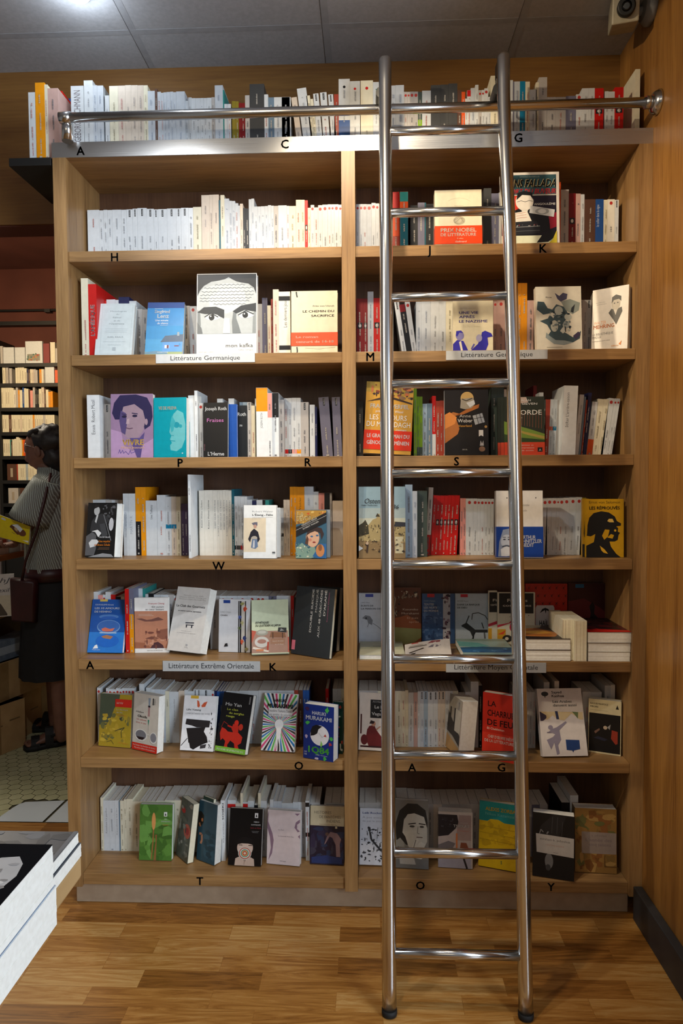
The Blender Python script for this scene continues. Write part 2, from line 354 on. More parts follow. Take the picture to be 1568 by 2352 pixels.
# ------------------------------------------------------------------ books, spines out
CN = dict(w='white', W='bright white', c='cream', C='beige', g='grey', G='charcoal', k='black', r='red', R='dark red', y='golden yellow', b='blue', n='navy',
          t='green-teal', T='dark teal', e='lime green', o='orange', p='pink', v='slate grey', u='pale blue-white', m='brown', d='grey-green', O='olive',
          K='brick red', B='bright blue', s='steel blue', Z='plum', P='dusty pink', S='light blue', x='ivory')
def ordn(n): return '%d%s' % (n, 'th' if 10 <= n % 100 <= 20 else {1: 'st', 2: 'nd', 3: 'rd'}.get(n % 10, 'th'))
NB = 0
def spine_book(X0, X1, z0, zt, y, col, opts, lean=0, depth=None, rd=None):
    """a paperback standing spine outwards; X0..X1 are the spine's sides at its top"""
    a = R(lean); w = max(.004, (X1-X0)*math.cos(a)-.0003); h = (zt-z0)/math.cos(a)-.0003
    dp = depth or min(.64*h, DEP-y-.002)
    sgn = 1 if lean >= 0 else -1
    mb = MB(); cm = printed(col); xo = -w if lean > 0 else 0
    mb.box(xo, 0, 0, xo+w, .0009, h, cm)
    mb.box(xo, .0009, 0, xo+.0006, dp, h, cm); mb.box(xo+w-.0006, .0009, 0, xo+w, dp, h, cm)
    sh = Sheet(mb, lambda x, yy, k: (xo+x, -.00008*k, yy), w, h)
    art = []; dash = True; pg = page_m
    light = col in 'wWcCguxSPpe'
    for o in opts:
        if o == 'r': q_ = min(.36*w, .0048); art.append(('e', .5, .93, q_/w, q_*1.1/h, 'b8342e')); dash = 'low'
        elif o == 'f': art += [('r', .5-min(.14, .0028/w), .86, .5+min(.16, .0032/w), .985, '1d2024'), ('T', .875, .975, .5+min(.10, .0020/w), min(.16, .003/w), 'folio', 'dfe3e6')]; dash = 'low'
        elif o == 's': art += [('r', .12, .50, .88, .60, '22242a'), ('e', .5, .55, .2, .03, 'd8d8d8')]
        elif o[0] == 'b': f, c = float(o[1:-1]), o[-1]; art.insert(0, ('r', 0.004, .002, .996, f, c))
        elif o[0] == 'q': f, c = float(o[1:-1]), o[-1]; art.insert(0, ('r', 0.004, f, .996, .998, c))
        elif o[0] == 'M': f, c = float(o[1:-1]), o[-1]; art.append(('r', 0.01, f, .99, f+.07, c))
        elif o[0] == 'D': art.append(('e', .5, .88, .12, .12*w/h, o[1]))
        elif o == '-': dash = False
        elif o == 'Y': pg = page_y
        elif o[0] == '=': # =v0|v1|u|h|text|colour
            q = o[1:].split('|'); art.append(('T', float(q[0]), float(q[1]), float(q[2]), float(q[3]), q[4].replace('_', ' '), q[5], q[6] if len(q) > 6 else '')); dash = False
    if dash and w > .006:
        tc = {'w': 'a4a8ae', 'u': '9ea8b8', 'c': 'aaa28a', 'C': 'aaa09a'}.get(col, '77777c' if light else 'b9b4ac')
        if rd.random() < .14 and light: tc = 'c08a84'
        v = .06+rd.random()*.05; end = .84 if dash is True else .5
        while v < end:
            L = rd.uniform(.10, .26); u = .5+rd.uniform(-.04, .04)
            if rd.random() < .85:      # a line of small print, letter by letter
                e_ = min(end, v+L); q_ = v; tw = min(.26, .0042/w)
                while q_ < e_: ll = rd.uniform(.006, .016); art.append(('r', u-tw/2+tw*rd.choice((0, 0, .2)), q_, u+tw/2, min(e_, q_+ll), tc)); q_ += ll+(.010 if rd.random() < .2 else .0045)
            v += L+rd.uniform(.04, .14)
        if rd.random() < .5: art.append(('r', .36, .022, .64, .045, tc))
    sh.draw(art)
    o = mb.build('paperback')
    p = MB(); p.box(xo+.0007, .001, .0004, xo+w-.0007, dp-.0006, h-.0005, pg); p.build('page_block', o)
    X = X0+w*math.cos(a)-h*math.sin(a) if lean > 0 else X0+h*math.sin(-a)
    o.location = (X, y, z0+.0002); o.rotation_euler = (0, a, 0)
    return o, w, h
def seg(z0, y, ox, oy, s, data, place, group, lean0=0, depth=None):
    """data: 'x y colour opts' separated by ';' - x,y are the top left corner of each spine; colour '.' leaves a gap"""
    E = [e.split() for e in data.split(';') if e.strip()]
    rd = random.Random(len(data)*7+int(z0*100)); n = 0; out = []
    tot = sum(1 for e in E[:-1] if e[2] != '.')
    for e, nx in zip(E, E[1:]):
        if len(e) < 3 or e[2] == '.': continue
        lean = lean0; op = []
        yy = y
        for q in e[3:]:
            if q[0] == 'L': lean = float(q[1:])
            elif q[0] == '@': yy = float(q[1:])
            else: op.append(q)
        u0 = ox+float(e[0])/s; u1 = ox+float(nx[0])/s; v = oy+float(e[1])/s
        A = on_y(u0, v, yy); B = on_y(u1, v, yy)
        n += 1
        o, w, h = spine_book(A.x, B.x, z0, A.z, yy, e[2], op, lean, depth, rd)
        ad = ('slim' if w < .012 else 'thick' if w > .028 else 'medium-thick')+(' tall' if h > .215 else ' short' if h < .165 else '')
        det = ' with red dot' if 'r' in op else ' with black tab' if 'f' in op else ' with two-tone spine' if any(q[0] in 'bq' for q in op) else ' with photo patch' if 's' in op else ''
        pos = 'first' if n == 1 else 'last' if n == tot else ordn(n)
        tag(o, next(l for l in (f'{ad} {CN[e[2]]} book{det}, {pos} from left of {place}', f'{ad.split()[0]} {CN[e[2]]} book, {pos} from left of {place}', f'{CN[e[2]]} book, {pos} from left of {place}') if len(l.split()) < 17 or l[0] == CN[e[2]][0]), 'book', group)
        out.append(o)
    return out
t435 = 4.3556
seg(2.350, .012, 60, 170, t435, '20 183 w; 88 87 y; 182 105 c; 213 143 P; 318 0', 'those on the small black shelf', 'books on the black bracket shelf', depth=.16)
seg(TOPZ, .05, 60, 170, t435, '318 170 r; 360 200 .;  385 235 k @.12; 400 245 b @.12; 444 0 .; 445 120 w =.05|.93|.74|.55|INGEBORG_BACHMANN|6a6468; 572 0 .; 575 65 w; 664 113 u; 709 116 u; 770 140 k @.07; 786 215 w; 830 120 c Y; 918 117 C; 990 112 C; 1047 112 C; 1113 113 C; 1173 113 c; 1215 170 u; 1287 150 m; 1312 178 u; 1347 188 u; 1372 183 u; 1403 180 u; 1440 177 u; 1470 182 u; 1500 175 u; 1585 0',
    'the top run above letter A', 'books on top of the case at left')
seg(TOPZ, .06, 400, 170, 6.0308, '152 370 w; 195 325 w; 240 335 w; 295 335 w; 360 333 w; 408 333 w; 450 330 w; 515 322 g; 560 157 u; 672 220 t; 690 415 w; 728 415 u; 745 415 w; 785 0 .; 798 375 O; 850 378 O; 892 400 R; 930 402 R; 980 295 g; 1042 140 G; 1245 283 w; 1300 325 s; 1382 322 w; 1478 320 w; 1600 0',
    'the top run just left of letter C', 'books on top of the case in the middle')
seg(TOPZ, .06, 640, 160, 6.0308, '40 382 w; 165 0 .; 172 388 C L-7; 250 265 w L-7; 380 362 c L-6; 432 408 c L-6; 475 335 w f L-5; 550 0 .; 570 318 w f L-4; 662 0 .; 682 345 w f L-4; 752 0 .; 765 340 K; 828 130 w b.38b Dk; 984 160 w Dr; 1125 0 .; 1133 152 c Dr; 1305 172 w Dt; 1400 172 w; 1480 0',
    'the top run right of letter C', 'books on top of the case before the ladder')
seg(TOPZ, .06, 850, 100, 3.92, '150 350 w; 183 378 u; 228 375 u; 304 435 g r; 334 435 g r; 358 433 g r; 393 433 g r; 430 435 d b.46e; 467 425 w; 546 375 G; 635 370 G; 705 360 G; 785 420 m; 822 435 o; 854 495 w; 873 420 w q.88r; 905 400 u; 945 372 w; 975 420 g r; 1003 418 w r; 1028 403 w r; 1062 480 w; 1085 290 c; 1160 300 c; 1200 330 c; 1235 330 w; 1285 342 v; 1295 342 u; 1348 340 B; 1397 343 c; 1437 415 w; 1500 0',
    'the top run behind the ladder', 'books on top of the case behind the ladder')
seg(TOPZ, .06, 1140, 150, t435, '395 170 c; 424 120 g; 507 318 g; 525 318 g; 590 318 g; 694 308 v; 797 290 w r; 856 230 w; 922 228 w; 983 230 r s; 1072 0 .; 1083 260 w; 1122 263 w; 1183 220 r s; 1272 0 .; 1390 38 c -; 1438 0',
    'the top run right of letter G', 'books on top of the case at right')
t506 = 5.058
seg(BZ['H'], .138, 190, 430, t506, '52 265 w; 190 270 w; 240 263 w; 285 265 w; 340 262 w; 447 262 w; 508 258 w f; 578 250 w f; 633 243 w f; 742 252 w f; 825 258 w f; 873 255 w f; 978 248 w f; 1083 247 w f; 1140 240 w f; 1228 240 w; 1280 230 c Y; 1377 92 C Y; 1468 88 C; 1508 86 C Y; 1580 0',
    'the row over letter H', 'spines over the letter H')
seg(BZ['H'], .138, 480, 430, 4.9, '107 145 T; 127 88 c; 172 128 u; 225 153 u; 258 155 u; 293 180 u; 328 207 u; 347 185 C; 380 235 k; 412 240 k; 446 135 u; 475 128 u; 507 218 u; 547 218 u; 582 215 u; 627 212 u; 662 202 u; 697 208 u; 728 210 g; 777 205 w; 873 210 w; 902 212 c Y; 977 142 c; 1032 142 c; 1075 148 r s; 1110 232 c; 1143 200 w r; 1183 228 w; 1227 203 w r; 1273 197 w r; 1335 193 w r; 1372 193 w r; 1407 193 w r; 1458 197 w r; 1495 0',
    'the whites beside the oak divider, first shelf', 'spines left of the divider on the first shelf')
seg(BZ['H'], .140, 810, 380, t435, '33 388 u r; 65 387 u r; 100 387 u r; 140 388 u r; 187 375 w r; 228 380 w r; 262 385 w; 305 385 w; 350 388 w; 395 0 .; 400 265 o q.7r b.35K; 462 0 .; 470 263 o q.85t b.62T @.12; 553 0 .; 575 400 k; 650 372 v; 718 372 T; 730 385 k; 800 385 G; 850 390 k; 900 0',
    'the first shelf, right bay', 'spines on the first shelf of the right bay')
seg(BZ['H'], .120, 810, 380, t435, '1310 228 G; 1386 280 v; 1462 270 w; 1500 270 u; 1540 0', 'those behind the right ladder stile, first shelf', 'spines behind the right stile')
seg(BZ['H'], .120, 1150, 380, 4.7515, '610 180 o; 655 265 g; 742 305 R s; 818 308 P; 871 315 w; 913 370 m; 1033 368 b =.5|.9|.45|.35|le_collier_dans_la_vigne|c8d4e2; 1122 375 c; 1164 370 x r; 1243 375 w f; 1287 0',
    'those right of letter K', 'spines right of the letter K')
seg(BZ['G'], .055, 160, 620, 5.2267, '133 100 c Y; 218 170 r =.3|.72|.72|.5|L’AMÉRIQUE|f0f4f6|b; 318 0', 'the second shelf, left end', 'big spines at the left end of the second shelf', depth=.19)
seg(BZ['G'], .125, 160, 620, 5.2267, '325 315 w; 385 370 r; 440 355 w; 545 360 w; 587 325 n; 715 373 w; 800 470 g; 872 475 g; 935 480 g; 1000 480 w; 1060 0 .; 1360 430 g; 1440 435 w r; 1520 440 g; 1560 0',
    'the low row behind the two tilted covers', 'spines behind the covers at left of the second shelf')
seg(BZ['G'], .11, 440, 620, t435, '640 340 g; 704 278 v; 756 355 c; 792 290 K; 812 195 C Y @.07; 869 218 x =.45|.9|.7|.3|Les_derniers_jours|2a2a2c M.1k M.86k @.07; 985 0',
    'the spines between the portrait and the orange-banded cover', 'spines beside the orange-banded cover')
seg(BZ['G'], .125, 810, 640, t435, '37 200 R s; 103 200 R s; 148 130 u; 207 195 r s; 275 200 r; 330 200 R; 355 200 m; 395 0 .; 412 232 w f L-9; 462 262 k q.86R L-9; 520 232 w r L-8; 570 0 .; 632 227 u; 685 227 u; 779 227 w; 863 227 w; 931 227 c; 1010 0 .; 1408 220 P r; 1442 215 P r; 1525 0',
    'the row over letter M', 'spines right of the divider on the second shelf')
seg(BZ['G'], .11, 1150, 630, 4.7515, '186 95 y; 226 95 y; 288 285 P; 360 0 .; 850 280 g f; 903 280 g; 935 280 g f; 990 0', 'those around the ink-drawing cover', 'spines around the ink-drawing cover')
seg(BZ['P'], .06, 180, 880, 5.2267, '100 142 W =.38|.92|.62|.3|Essais__Robert_Musil|55585c; 250 0 .; 300 253 g f @.10; 386 0', 'the third shelf, left end', 'spines at the left end of the third shelf')
seg(BZ['P'], .115, 430, 880, 4.2378, '68 72 W @.07; 98 0 .; 112 195 w r @.08; 150 195 g; 245 0 .; 290 152 w; 345 0 .; 400 150 w; 455 0 .; 508 185 s; 540 185 S; 583 185 g f @.09; 622 218 c @.09; 657 150 w; 668 45 W q.66y =.42|.64|.55|.2|JOSEPH_ROTH|77777a @.06; 780 97 W q.62p @.06; 823 95 W q.62k @.07; 888 160 g @.09; 940 147 w M.07r; 980 145 w M.07k; 1015 143 w M.07p; 1063 143 w M.07y; 1103 185 g f; 1180 0 .; 1190 210 w; 1240 230 n; 1262 0 .; 1275 140 v f L-4; 1375 0 .; 1405 137 v f L-2; 1485 0',
    'the run over letter R', 'spines on the third shelf around the letter R')
seg(BZ['P'], .10, 810, 860, t435, '40 268 G; 104 0 .; 610 140 e @.08; 640 222 e b.16d; 668 222 e b.16d; 697 293 S; 741 290 s; 795 215 r b.37w; 831 265 K; 872 262 K; 901 262 K; 925 0 .; 1385 130 d; 1443 135 d; 1512 150 C; 1545 0',
    'the run left of letter S', 'spines on the third shelf around the letter S')
seg(BZ['P'], .10, 1120, 870, t435, '455 68 R @.15; 490 150 w @.15; 515 137 w; 557 210 d; 580 207 K L2; 628 205 w M.45o L2; 662 207 w M.45B L2; 698 213 g L2; 745 213 v; 766 72 W =.4|.9|.4|.22|Stifter_L’arrière-saison|5c5c62 @.05 L2; 905 0 .; 922 160 w L5; 965 180 s L5; 985 212 K L5; 1006 140 n L5; 1042 0 .; 1047 232 w b.3o L6; 1105 205 c L6; 1163 207 c L6; 1215 198 w r L8; 1268 200 w r L8; 1297 200 w r L8; 1326 0',
    'the leaning run at right of the third shelf', 'leaning spines at the right end of the third shelf')
seg(BZ['W'], .15, 180, 1080, 5.2267, '168 355 w; 215 357 w; 270 357 w; 325 358 g; 400 358 w; 440 360 g; 495 360 C; 530 0', 'those behind the black-and-white cover', 'low spines behind the black-and-white cover')
seg(BZ['W'], .115, 180, 1080, 5.2267, '533 280 w =.3|.7|.6|.4|INSTITUT_BENJAMENTA|9aa2b0; 597 280 w =.35|.65|.55|.4|MARTIN_R.|9aa2b0; 681 203 y b.5k; 744 203 y; 804 365 w =.66|.92|.6|.2|Uwe_Tellkamp|303034; 940 298 w; 1043 318 w M.46B; 1113 317 C M.46B; 1172 320 c; 1225 0 .; 1232 403 Z; 1272 403 Z; 1311 52 W @.04; 1344 0 ',
    'the left half of the fourth shelf', 'spines on the left of the fourth shelf')
seg(BZ['W'], .115, 420, 1080, 4.1263, '150 192 x =.43|.85|.6|.24|Robert_Walser_L’Enfant|3d3d40; 201 190 x =.41|.85|.55|.18|Robert_Walser_Lettres|303034; 283 190 x =.42|.85|.6|.32|ROBERT_WALSER_PETITE_PROSE|77777c; 324 190 x =.3|.85|.6|.5|ROBERT_WALSER_HISTOIRES|77777c; 343 190 x =.4|.85|.6|.4|ROBERT_WALSER_AU_BUREAU|77777c; 374 188 x =.4|.85|.6|.4|ROBERT_WALSER_VIE_DE_POETE|77777c; 405 190 x =.3|.85|.6|.5|ROBERT_WALSER_MORCEAUX|77777c; 428 192 x =.45|.85|.6|.4|ROBERT_WALSER_POEMES|77777c; 460 180 T; 486 247 w M.1k; 521 248 w M.1G; 541 250 w M.1r; 581 250 w; 607 278 u; 655 290 n; 697 282 w; 753 283 k; 780 283 t; 815 0 .; 920 360 w M.4k; 952 280 C; 981 280 C; 1012 157 y; 1043 157 y; 1080 158 y =.5|.85|.55|.3|Josef_Winkler|5c4210; 1150 155 u; 1235 203 w; 1285 217 p; 1340 217 k; 1391 217 g; 1410 0 .; 1415 290 C -; 1515 0',
    'the row over letter W', 'spines over the letter W')
seg(BZ['W'], .12, 810, 1090, t435, '525 100 S @.05; 597 165 u @.05; 644 162 d @.07; 745 0 .; 760 130 W b.3r L3; 807 207 r L3; 842 210 r s L3; 880 210 r s L3; 921 210 r s L3; 955 208 r s L3; 988 208 r s L3; 1025 208 r s L3; 1072 0 .; 1074 238 p; 1101 238 p; 1130 240 w r; 1204 240 w r; 1244 242 w r; 1276 243 w r; 1314 243 w r; 1347 243 w r; 1380 243 w r; 1412 0',
    'the fourth shelf seen through the ladder', 'spines seen between the ladder stiles on the fourth shelf')
seg(BZ['W'], .12, 1120, 1090, t435, '550 240 w r; 595 237 w r L2; 645 237 w r L2; 692 237 w r L2; 720 237 w r L2; 762 233 w r L2; 820 230 w r L2; 887 227 w r L2; 943 230 O; 985 0', 'the greyish whites left of the helmet cover', 'spines left of the helmet cover')
seg(BZ['A'], .14, 180, 1320, 5.2267, '168 205 w; 235 245 p; 293 240 w r; 325 207 w; 388 240 r; 445 265 k; 510 263 C; 553 0 .; 555 170 r @.09; 605 165 v b.6y @.09; 658 165 w; 713 165 w; 770 165 t; 803 235 w; 840 225 k; 905 240 w; 950 240 w; 985 240 w; 1045 240 w; 1080 240 g; 1145 250 w r; 1190 250 w; 1260 0',
    'the back row over the lower left letter A', 'spines behind the covers at left of the fifth shelf')
seg(BZ['A'], .145, 460, 1320, 4.6118, '100 220 g; 205 225 w r; 278 225 w r; 393 225 w r; 500 222 w r; 593 225 w r; 638 225 w r; 683 227 w; 722 227 v f; 807 222 w; 845 222 w; 908 222 w; 956 222 r; 990 240 k; 1080 0', 'the back row over the lower letter K', 'spines behind the covers at right of the fifth shelf')
seg(BZ['O'], .135, 190, 1540, t506, '165 200 w r; 205 0 .; 270 205 w r; 293 215 w r; 342 218 w r; 385 205 w r; 422 212 w r; 455 205 w r; 490 205 w r; 523 207 w r; 560 207 w r; 602 0 .; 655 155 w; 710 0 .; 735 200 w; 785 218 w; 835 218 u; 903 220 u; 957 240 c; 1003 245 w =.3|.85|.6|.2|Yukio_Les_amours_interdites|8a8a90; 1113 235 C; 1180 225 w; 1218 240 w; 1285 220 w f; 1326 220 w f; 1370 222 w f; 1492 240 w r; 1527 235 n; 1560 0',
    'the back row, sixth shelf, left half', 'spines behind the covers at left of the sixth shelf')
seg(BZ['O'], .135, 480, 1540, 4.9, '90 235 b; 120 235 b; 150 235 b; 190 232 w; 244 232 w; 297 233 w; 340 228 w; 432 228 w; 555 225 w; 701 225 w; 757 225 w; 848 225 w; 957 222 K; 1002 222 m; 1055 222 b; 1090 222 b; 1125 0 .; 1310 205 r; 1345 0 .; 1390 205 w; 1445 205 w; 1485 205 c; 1525 0',
    'the back row left of the divider, sixth shelf', 'spines behind the covers near the divider on the sixth shelf')
seg(BZ['O'], .12, 810, 1540, t435, '60 200 g; 160 200 g; 250 205 c; 370 205 c; 434 205 c; 488 207 c; 524 197 c Y; 556 220 w; 608 220 P; 648 208 w; 673 207 u f; 710 207 S f; 751 212 w f; 806 210 w f; 851 208 C f; 882 207 C f; 925 205 w; 960 205 w; 1000 205 c; 1055 0 .; 1125 215 w; 1180 110 w; 1258 150 k; 1298 0',
    'the row over the lower right letter A', 'spines seen through the ladder on the sixth shelf')
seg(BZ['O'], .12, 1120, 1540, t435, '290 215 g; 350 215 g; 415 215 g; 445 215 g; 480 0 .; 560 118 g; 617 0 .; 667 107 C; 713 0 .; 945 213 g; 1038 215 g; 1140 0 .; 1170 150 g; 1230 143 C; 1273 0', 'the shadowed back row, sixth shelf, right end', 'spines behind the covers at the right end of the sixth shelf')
seg(BZ['T'], .14, 200, 1780, 4.9, '148 255 c; 180 285 w =.35|.85|.6|.3|Kawabata_Le_pavillon|8a8a90; 246 287 w; 308 285 w =.32|.85|.6|.3|Kawabata_Le_lac|8a8a90; 354 300 s; 370 290 c; 412 275 c; 443 270 c Y; 511 298 c Y; 590 298 c; 624 298 c; 665 296 c; 722 295 c; 775 290 c; 873 285 c; 978 285 c; 1060 285 C; 1160 285 c; 1290 285 C; 1400 285 c; 1470 0',
    'the bottom shelf back row, left end', 'spines at the left end of the bottom shelf')
seg(BZ['T'], .12, 490, 1780, t506, '83 295 W =.68|.95|.7|.4|SOSEKI|222226|b =.3|.66|.7|.25|Oreiller|77777c @.09; 133 0 .; 163 290 w M.86r; 258 330 C; 312 210 c; 341 315 w M.9r; 400 300 w; 472 350 k; 517 210 c; 550 300 w; 618 350 g; 655 285 w; 697 305 u; 743 305 u; 793 325 w; 922 315 w; 983 315 w; 1013 315 w; 1068 300 w M.4k M.9k @.10; 1113 0 .; 1120 320 g; 1181 320 g; 1238 0 .; 1285 325 g; 1371 325 g; 1475 325 g; 1530 0',
    'the bottom shelf back row left of the divider', 'spines behind the covers near the divider on the bottom shelf')
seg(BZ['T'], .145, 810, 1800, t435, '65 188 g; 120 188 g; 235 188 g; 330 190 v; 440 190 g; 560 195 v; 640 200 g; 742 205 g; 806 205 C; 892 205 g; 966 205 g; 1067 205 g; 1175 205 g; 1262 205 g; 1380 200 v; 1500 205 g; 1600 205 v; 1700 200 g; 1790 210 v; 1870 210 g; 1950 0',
    'the dim bottom back row in the right bay', 'shadowed spines on the bottom shelf of the right bay')
seg(BZ['T'], .11, 1120, 1780, t435, '736 275 k; 822 203 w; 905 0', 'the two loose ones above the dark banded cover', 'loose books on the bottom shelf', depth=.148)

# ------------------------------------------------------------------ books, covers out
def cover_book(row, t, BL, BR, TL, bg, art, label, roll=0, lean=None, page=page_m, spine=None, band=None, hmax=None, name='paperback', z0=None):
    """BL, BR: lower corners of the front cover as (pixel x, depth y) ; or (pixel x, pixel y) on the shelf; TL: pixel of the upper left corner"""
    z = BZ[row] if z0 is None else z0
    def foot(q):
        if q[1] < 5:
            P = on_y(q[0], 1100, q[1]); d = ray(q[0], 1100)
            for _ in range(12):   # the pixel column is not quite upright: walk down to the shelf
                u, v = proj(Vector((P.x, q[1], z))); P = on_y(q[0], v, q[1])
            return Vector((P.x, q[1], z))
        return on_z(q[0], q[1], z)
    A, B = foot(BL), foot(BR)
    ex = (B-A); w = ex.length; ex.normalize(); nb = Vector((-ex.y, ex.x, 0))
    if lean is None:
        d = ray(*TL)      # meet the line of sight with the plane through A spanned by nb and z
        n = ex; tt = (A-CAM).dot(n)/d.dot(n); Q = CAM+d*tt-A; a, b = Q.dot(nb), Q.z
        ln = math.degrees(math.atan2(a, b)); lean = min(20, max(1, ln)) if .08 < b < .4 else 8
    L = R(lean); dr = nb*math.sin(L)+Vector((0, 0, math.cos(L)))
    lo, hi = .05, .45
    for _ in range(40):
        h = (lo+hi)/2
        if proj(A+dr*h)[1] > TL[1]: lo = h
        else: hi = h
    if hmax: h = min(h, hmax)
    if h > .30: print('tall cover', label, round(h, 3))
    mb = MB(); c = printed(bg, .3)
    mb.box(0, 0, 0, w, .0006, h, c); mb.box(0, t-.0006, 0, w, t, h, c); mb.box(0, .0006, 0, .0008, t-.0006, h, printed(spine or bg))
    Sheet(mb, lambda x, y, k: (x, -.00006*k, y), w, h).draw(art)
    o = mb.build(name)
    p = MB(); p.box(.0009, .0007, .001, w-.0012, t-.0007, h-.001, page); p.build('page_block', o)
    if band:
        v0, v1, bc_, bart = band
        m = MB(); m.box(-.0008, -.0016, 0, w+.0006, -.001, h*(v1-v0), printed(bc_, .35)); m.box(-.0008, -.001, 0, -.0002, t, h*(v1-v0), printed(bc_, .35)); m.box(w, -.001, 0, w+.0006, t, h*(v1-v0), printed(bc_, .35))
        Sheet(m, lambda x, y, k: (x, -.0017-.00006*k, y), w, h*(v1-v0)).draw(bart)
        q = m.build('paper_band', o); q.location = (0, 0, h*v0)
    up = dr; back = up.cross(ex)*-1
    back = ex.cross(up)*-1 if (ex.cross(up)).dot(nb) < 0 else ex.cross(up)
    M = Matrix(((ex.x, back.x, up.x, A.x), (ex.y, back.y, up.y, A.y), (ex.z, back.z, up.z, A.z+.0003), (0, 0, 0, 1)))
    if roll: M = M @ Matrix.Rotation(R(roll), 4, 'Y')
    # a leaning block rests on its lower edge: lift it clear of the board
    low = min((M @ Vector(q)).z for q in ((0, 0, 0), (w, 0, 0), (0, t, 0), (w, t, 0)))
    M = Matrix.Translation((0, 0, z+.0003-low)) @ M
    o.matrix_world = M
    tag(o, label, 'book')
    return o
cb = cover_book
# --- first shelf
cb('H', .03, (999, .035), (1107, .035), (995, 440), 'ece4c8', [('l', [(.28, .80), (.36, .835), (.44, .85), (.52, .855), (.60, .85), (.68, .83), (.76, .79)], .004, 'b8ae90'), ('t', .42, .62, .71, .014, 'Hertz Müller', '8a8370'),
    ('e', .52, .455, .125, .075, 'b9b199'), ('e', .50, .46, .07, .05, 'cfc8b0'), ('l', [(.42, .41), (.55, .5), (.62, .42)], .006, '8f8870'), ('l', [(.40, .46), (.50, .50), (.60, .49)], .004, '6f6a5a')],
    'cream paperback with orange-red award band behind the upper rungs', lean=6,
    band=(.04, .36, 'e8450f', [('t', .12, .88, .66, .22, 'PRIX NOBEL', 'f6e6da', 'b'), ('t', .12, .87, .43, .17, 'DE LITTÉRATURE', 'f6e6da', 'b'), ('t', .47, .60, .26, .08, 'Folio', 'f0c8a8'), ('t', .43, .67, .08, .09, 'Gallimard', 'f6e6da', 'i')]))
cb('H', .028, (1152, .035), (1285, .035), (1150, 399), 'd8d3cc', [('r', .0, .0, .95, .965, '2c4c55'), ('r', 0, .68, .95, .695, 'b8b4ac'), ('r', 0, .10, .95, .68, '1a1626'), ('p', [(.0, .40), (.0, .68), (.42, .68), (.36, .5), (.2, .42)], 'd23a22'),
    ('p', [(.78, .20), (.95, .25), (.95, .45), (.82, .4)], '8a1a30'), ('t', .02, .94, .80, .11, 'HANS FALLADA', 'e8d8a4', 'bi'), ('t', .04, .945, .795, .11, 'HANS FALLADA', '121214', 'bi'), ('t', .08, .94, .705, .07, 'MORT DU BUVEUR', 'd8323a', 'bi'),
    ('t', .32, .66, .93, .018, 'SANDRO BARBELLO', '8fa6aa'), ('p', [(.12, .30), (.18, .46), (.34, .52), (.62, .50), (.82, .36), (.84, .20), (.60, .14), (.2, .14)], '14151a'), ('e', .40, .60, .155, .125, 'e9e4da'), ('p', [(.26, .62), (.28, .72), (.40, .745), (.53, .72), (.55, .62), (.50, .68), (.36, .69)], '101114'),
    ('l', [(.27, .595), (.34, .61), (.41, .595), (.48, .61), (.54, .60)], .006, '2a2a2e'), ('p', [(.34, .49), (.46, .49), (.43, .40), (.38, .40)], 'e4e0d6'), ('p', [(.18, .44), (.44, .47), (.52, .33), (.24, .32)], 'ece8de'), ('l', [(.24, .43), (.42, .45)], .004, 'c8604a'), ('l', [(.25, .40), (.43, .42)], .004, 'c8604a'), ('l', [(.26, .37), (.44, .385)], .004, 'c8604a'),
    ('p', [(.20, .31), (.60, .33), (.66, .24), (.66, .16), (.16, .14), (.16, .24)], '24262c'), ('l', [(.18, .245), (.66, .26)], .008, '8e9296'), ('l', [(.18, .19), (.66, .20)], .006, '5e6266'), ('n', .2, .26, .62, .29, 'b03030 d8d8d8', 14, .006, 3), ('p', [(.50, .54), (.92, .48), (.90, .38), (.48, .44)], 'c8ccd0'), ('e', .70, .46, .12, .045, '9aa0a6'), ('e', .70, .46, .07, .03, 'c8ccd0'),
    ('t', .56, .93, .545, .03, 'ANGOULÊME', 'e8e8e8', 'b'), ('r', 0, 0, .95, .13, '9ec2c4'), ('p', [(0, .03), (0, .13), (.7, .13), (.9, .02), (.3, 0)], 'e6ebcf'), ('p', [(.60, .03), (.70, .14), (.88, .20), (.94, .12), (.80, .04)], '17181c'), ('p', [(.78, .0), (.95, .0), (.95, .2), (.88, .08)], 'd2c23a')],
    'large comic-style cover with a man typing, over the letter K', lean=4)
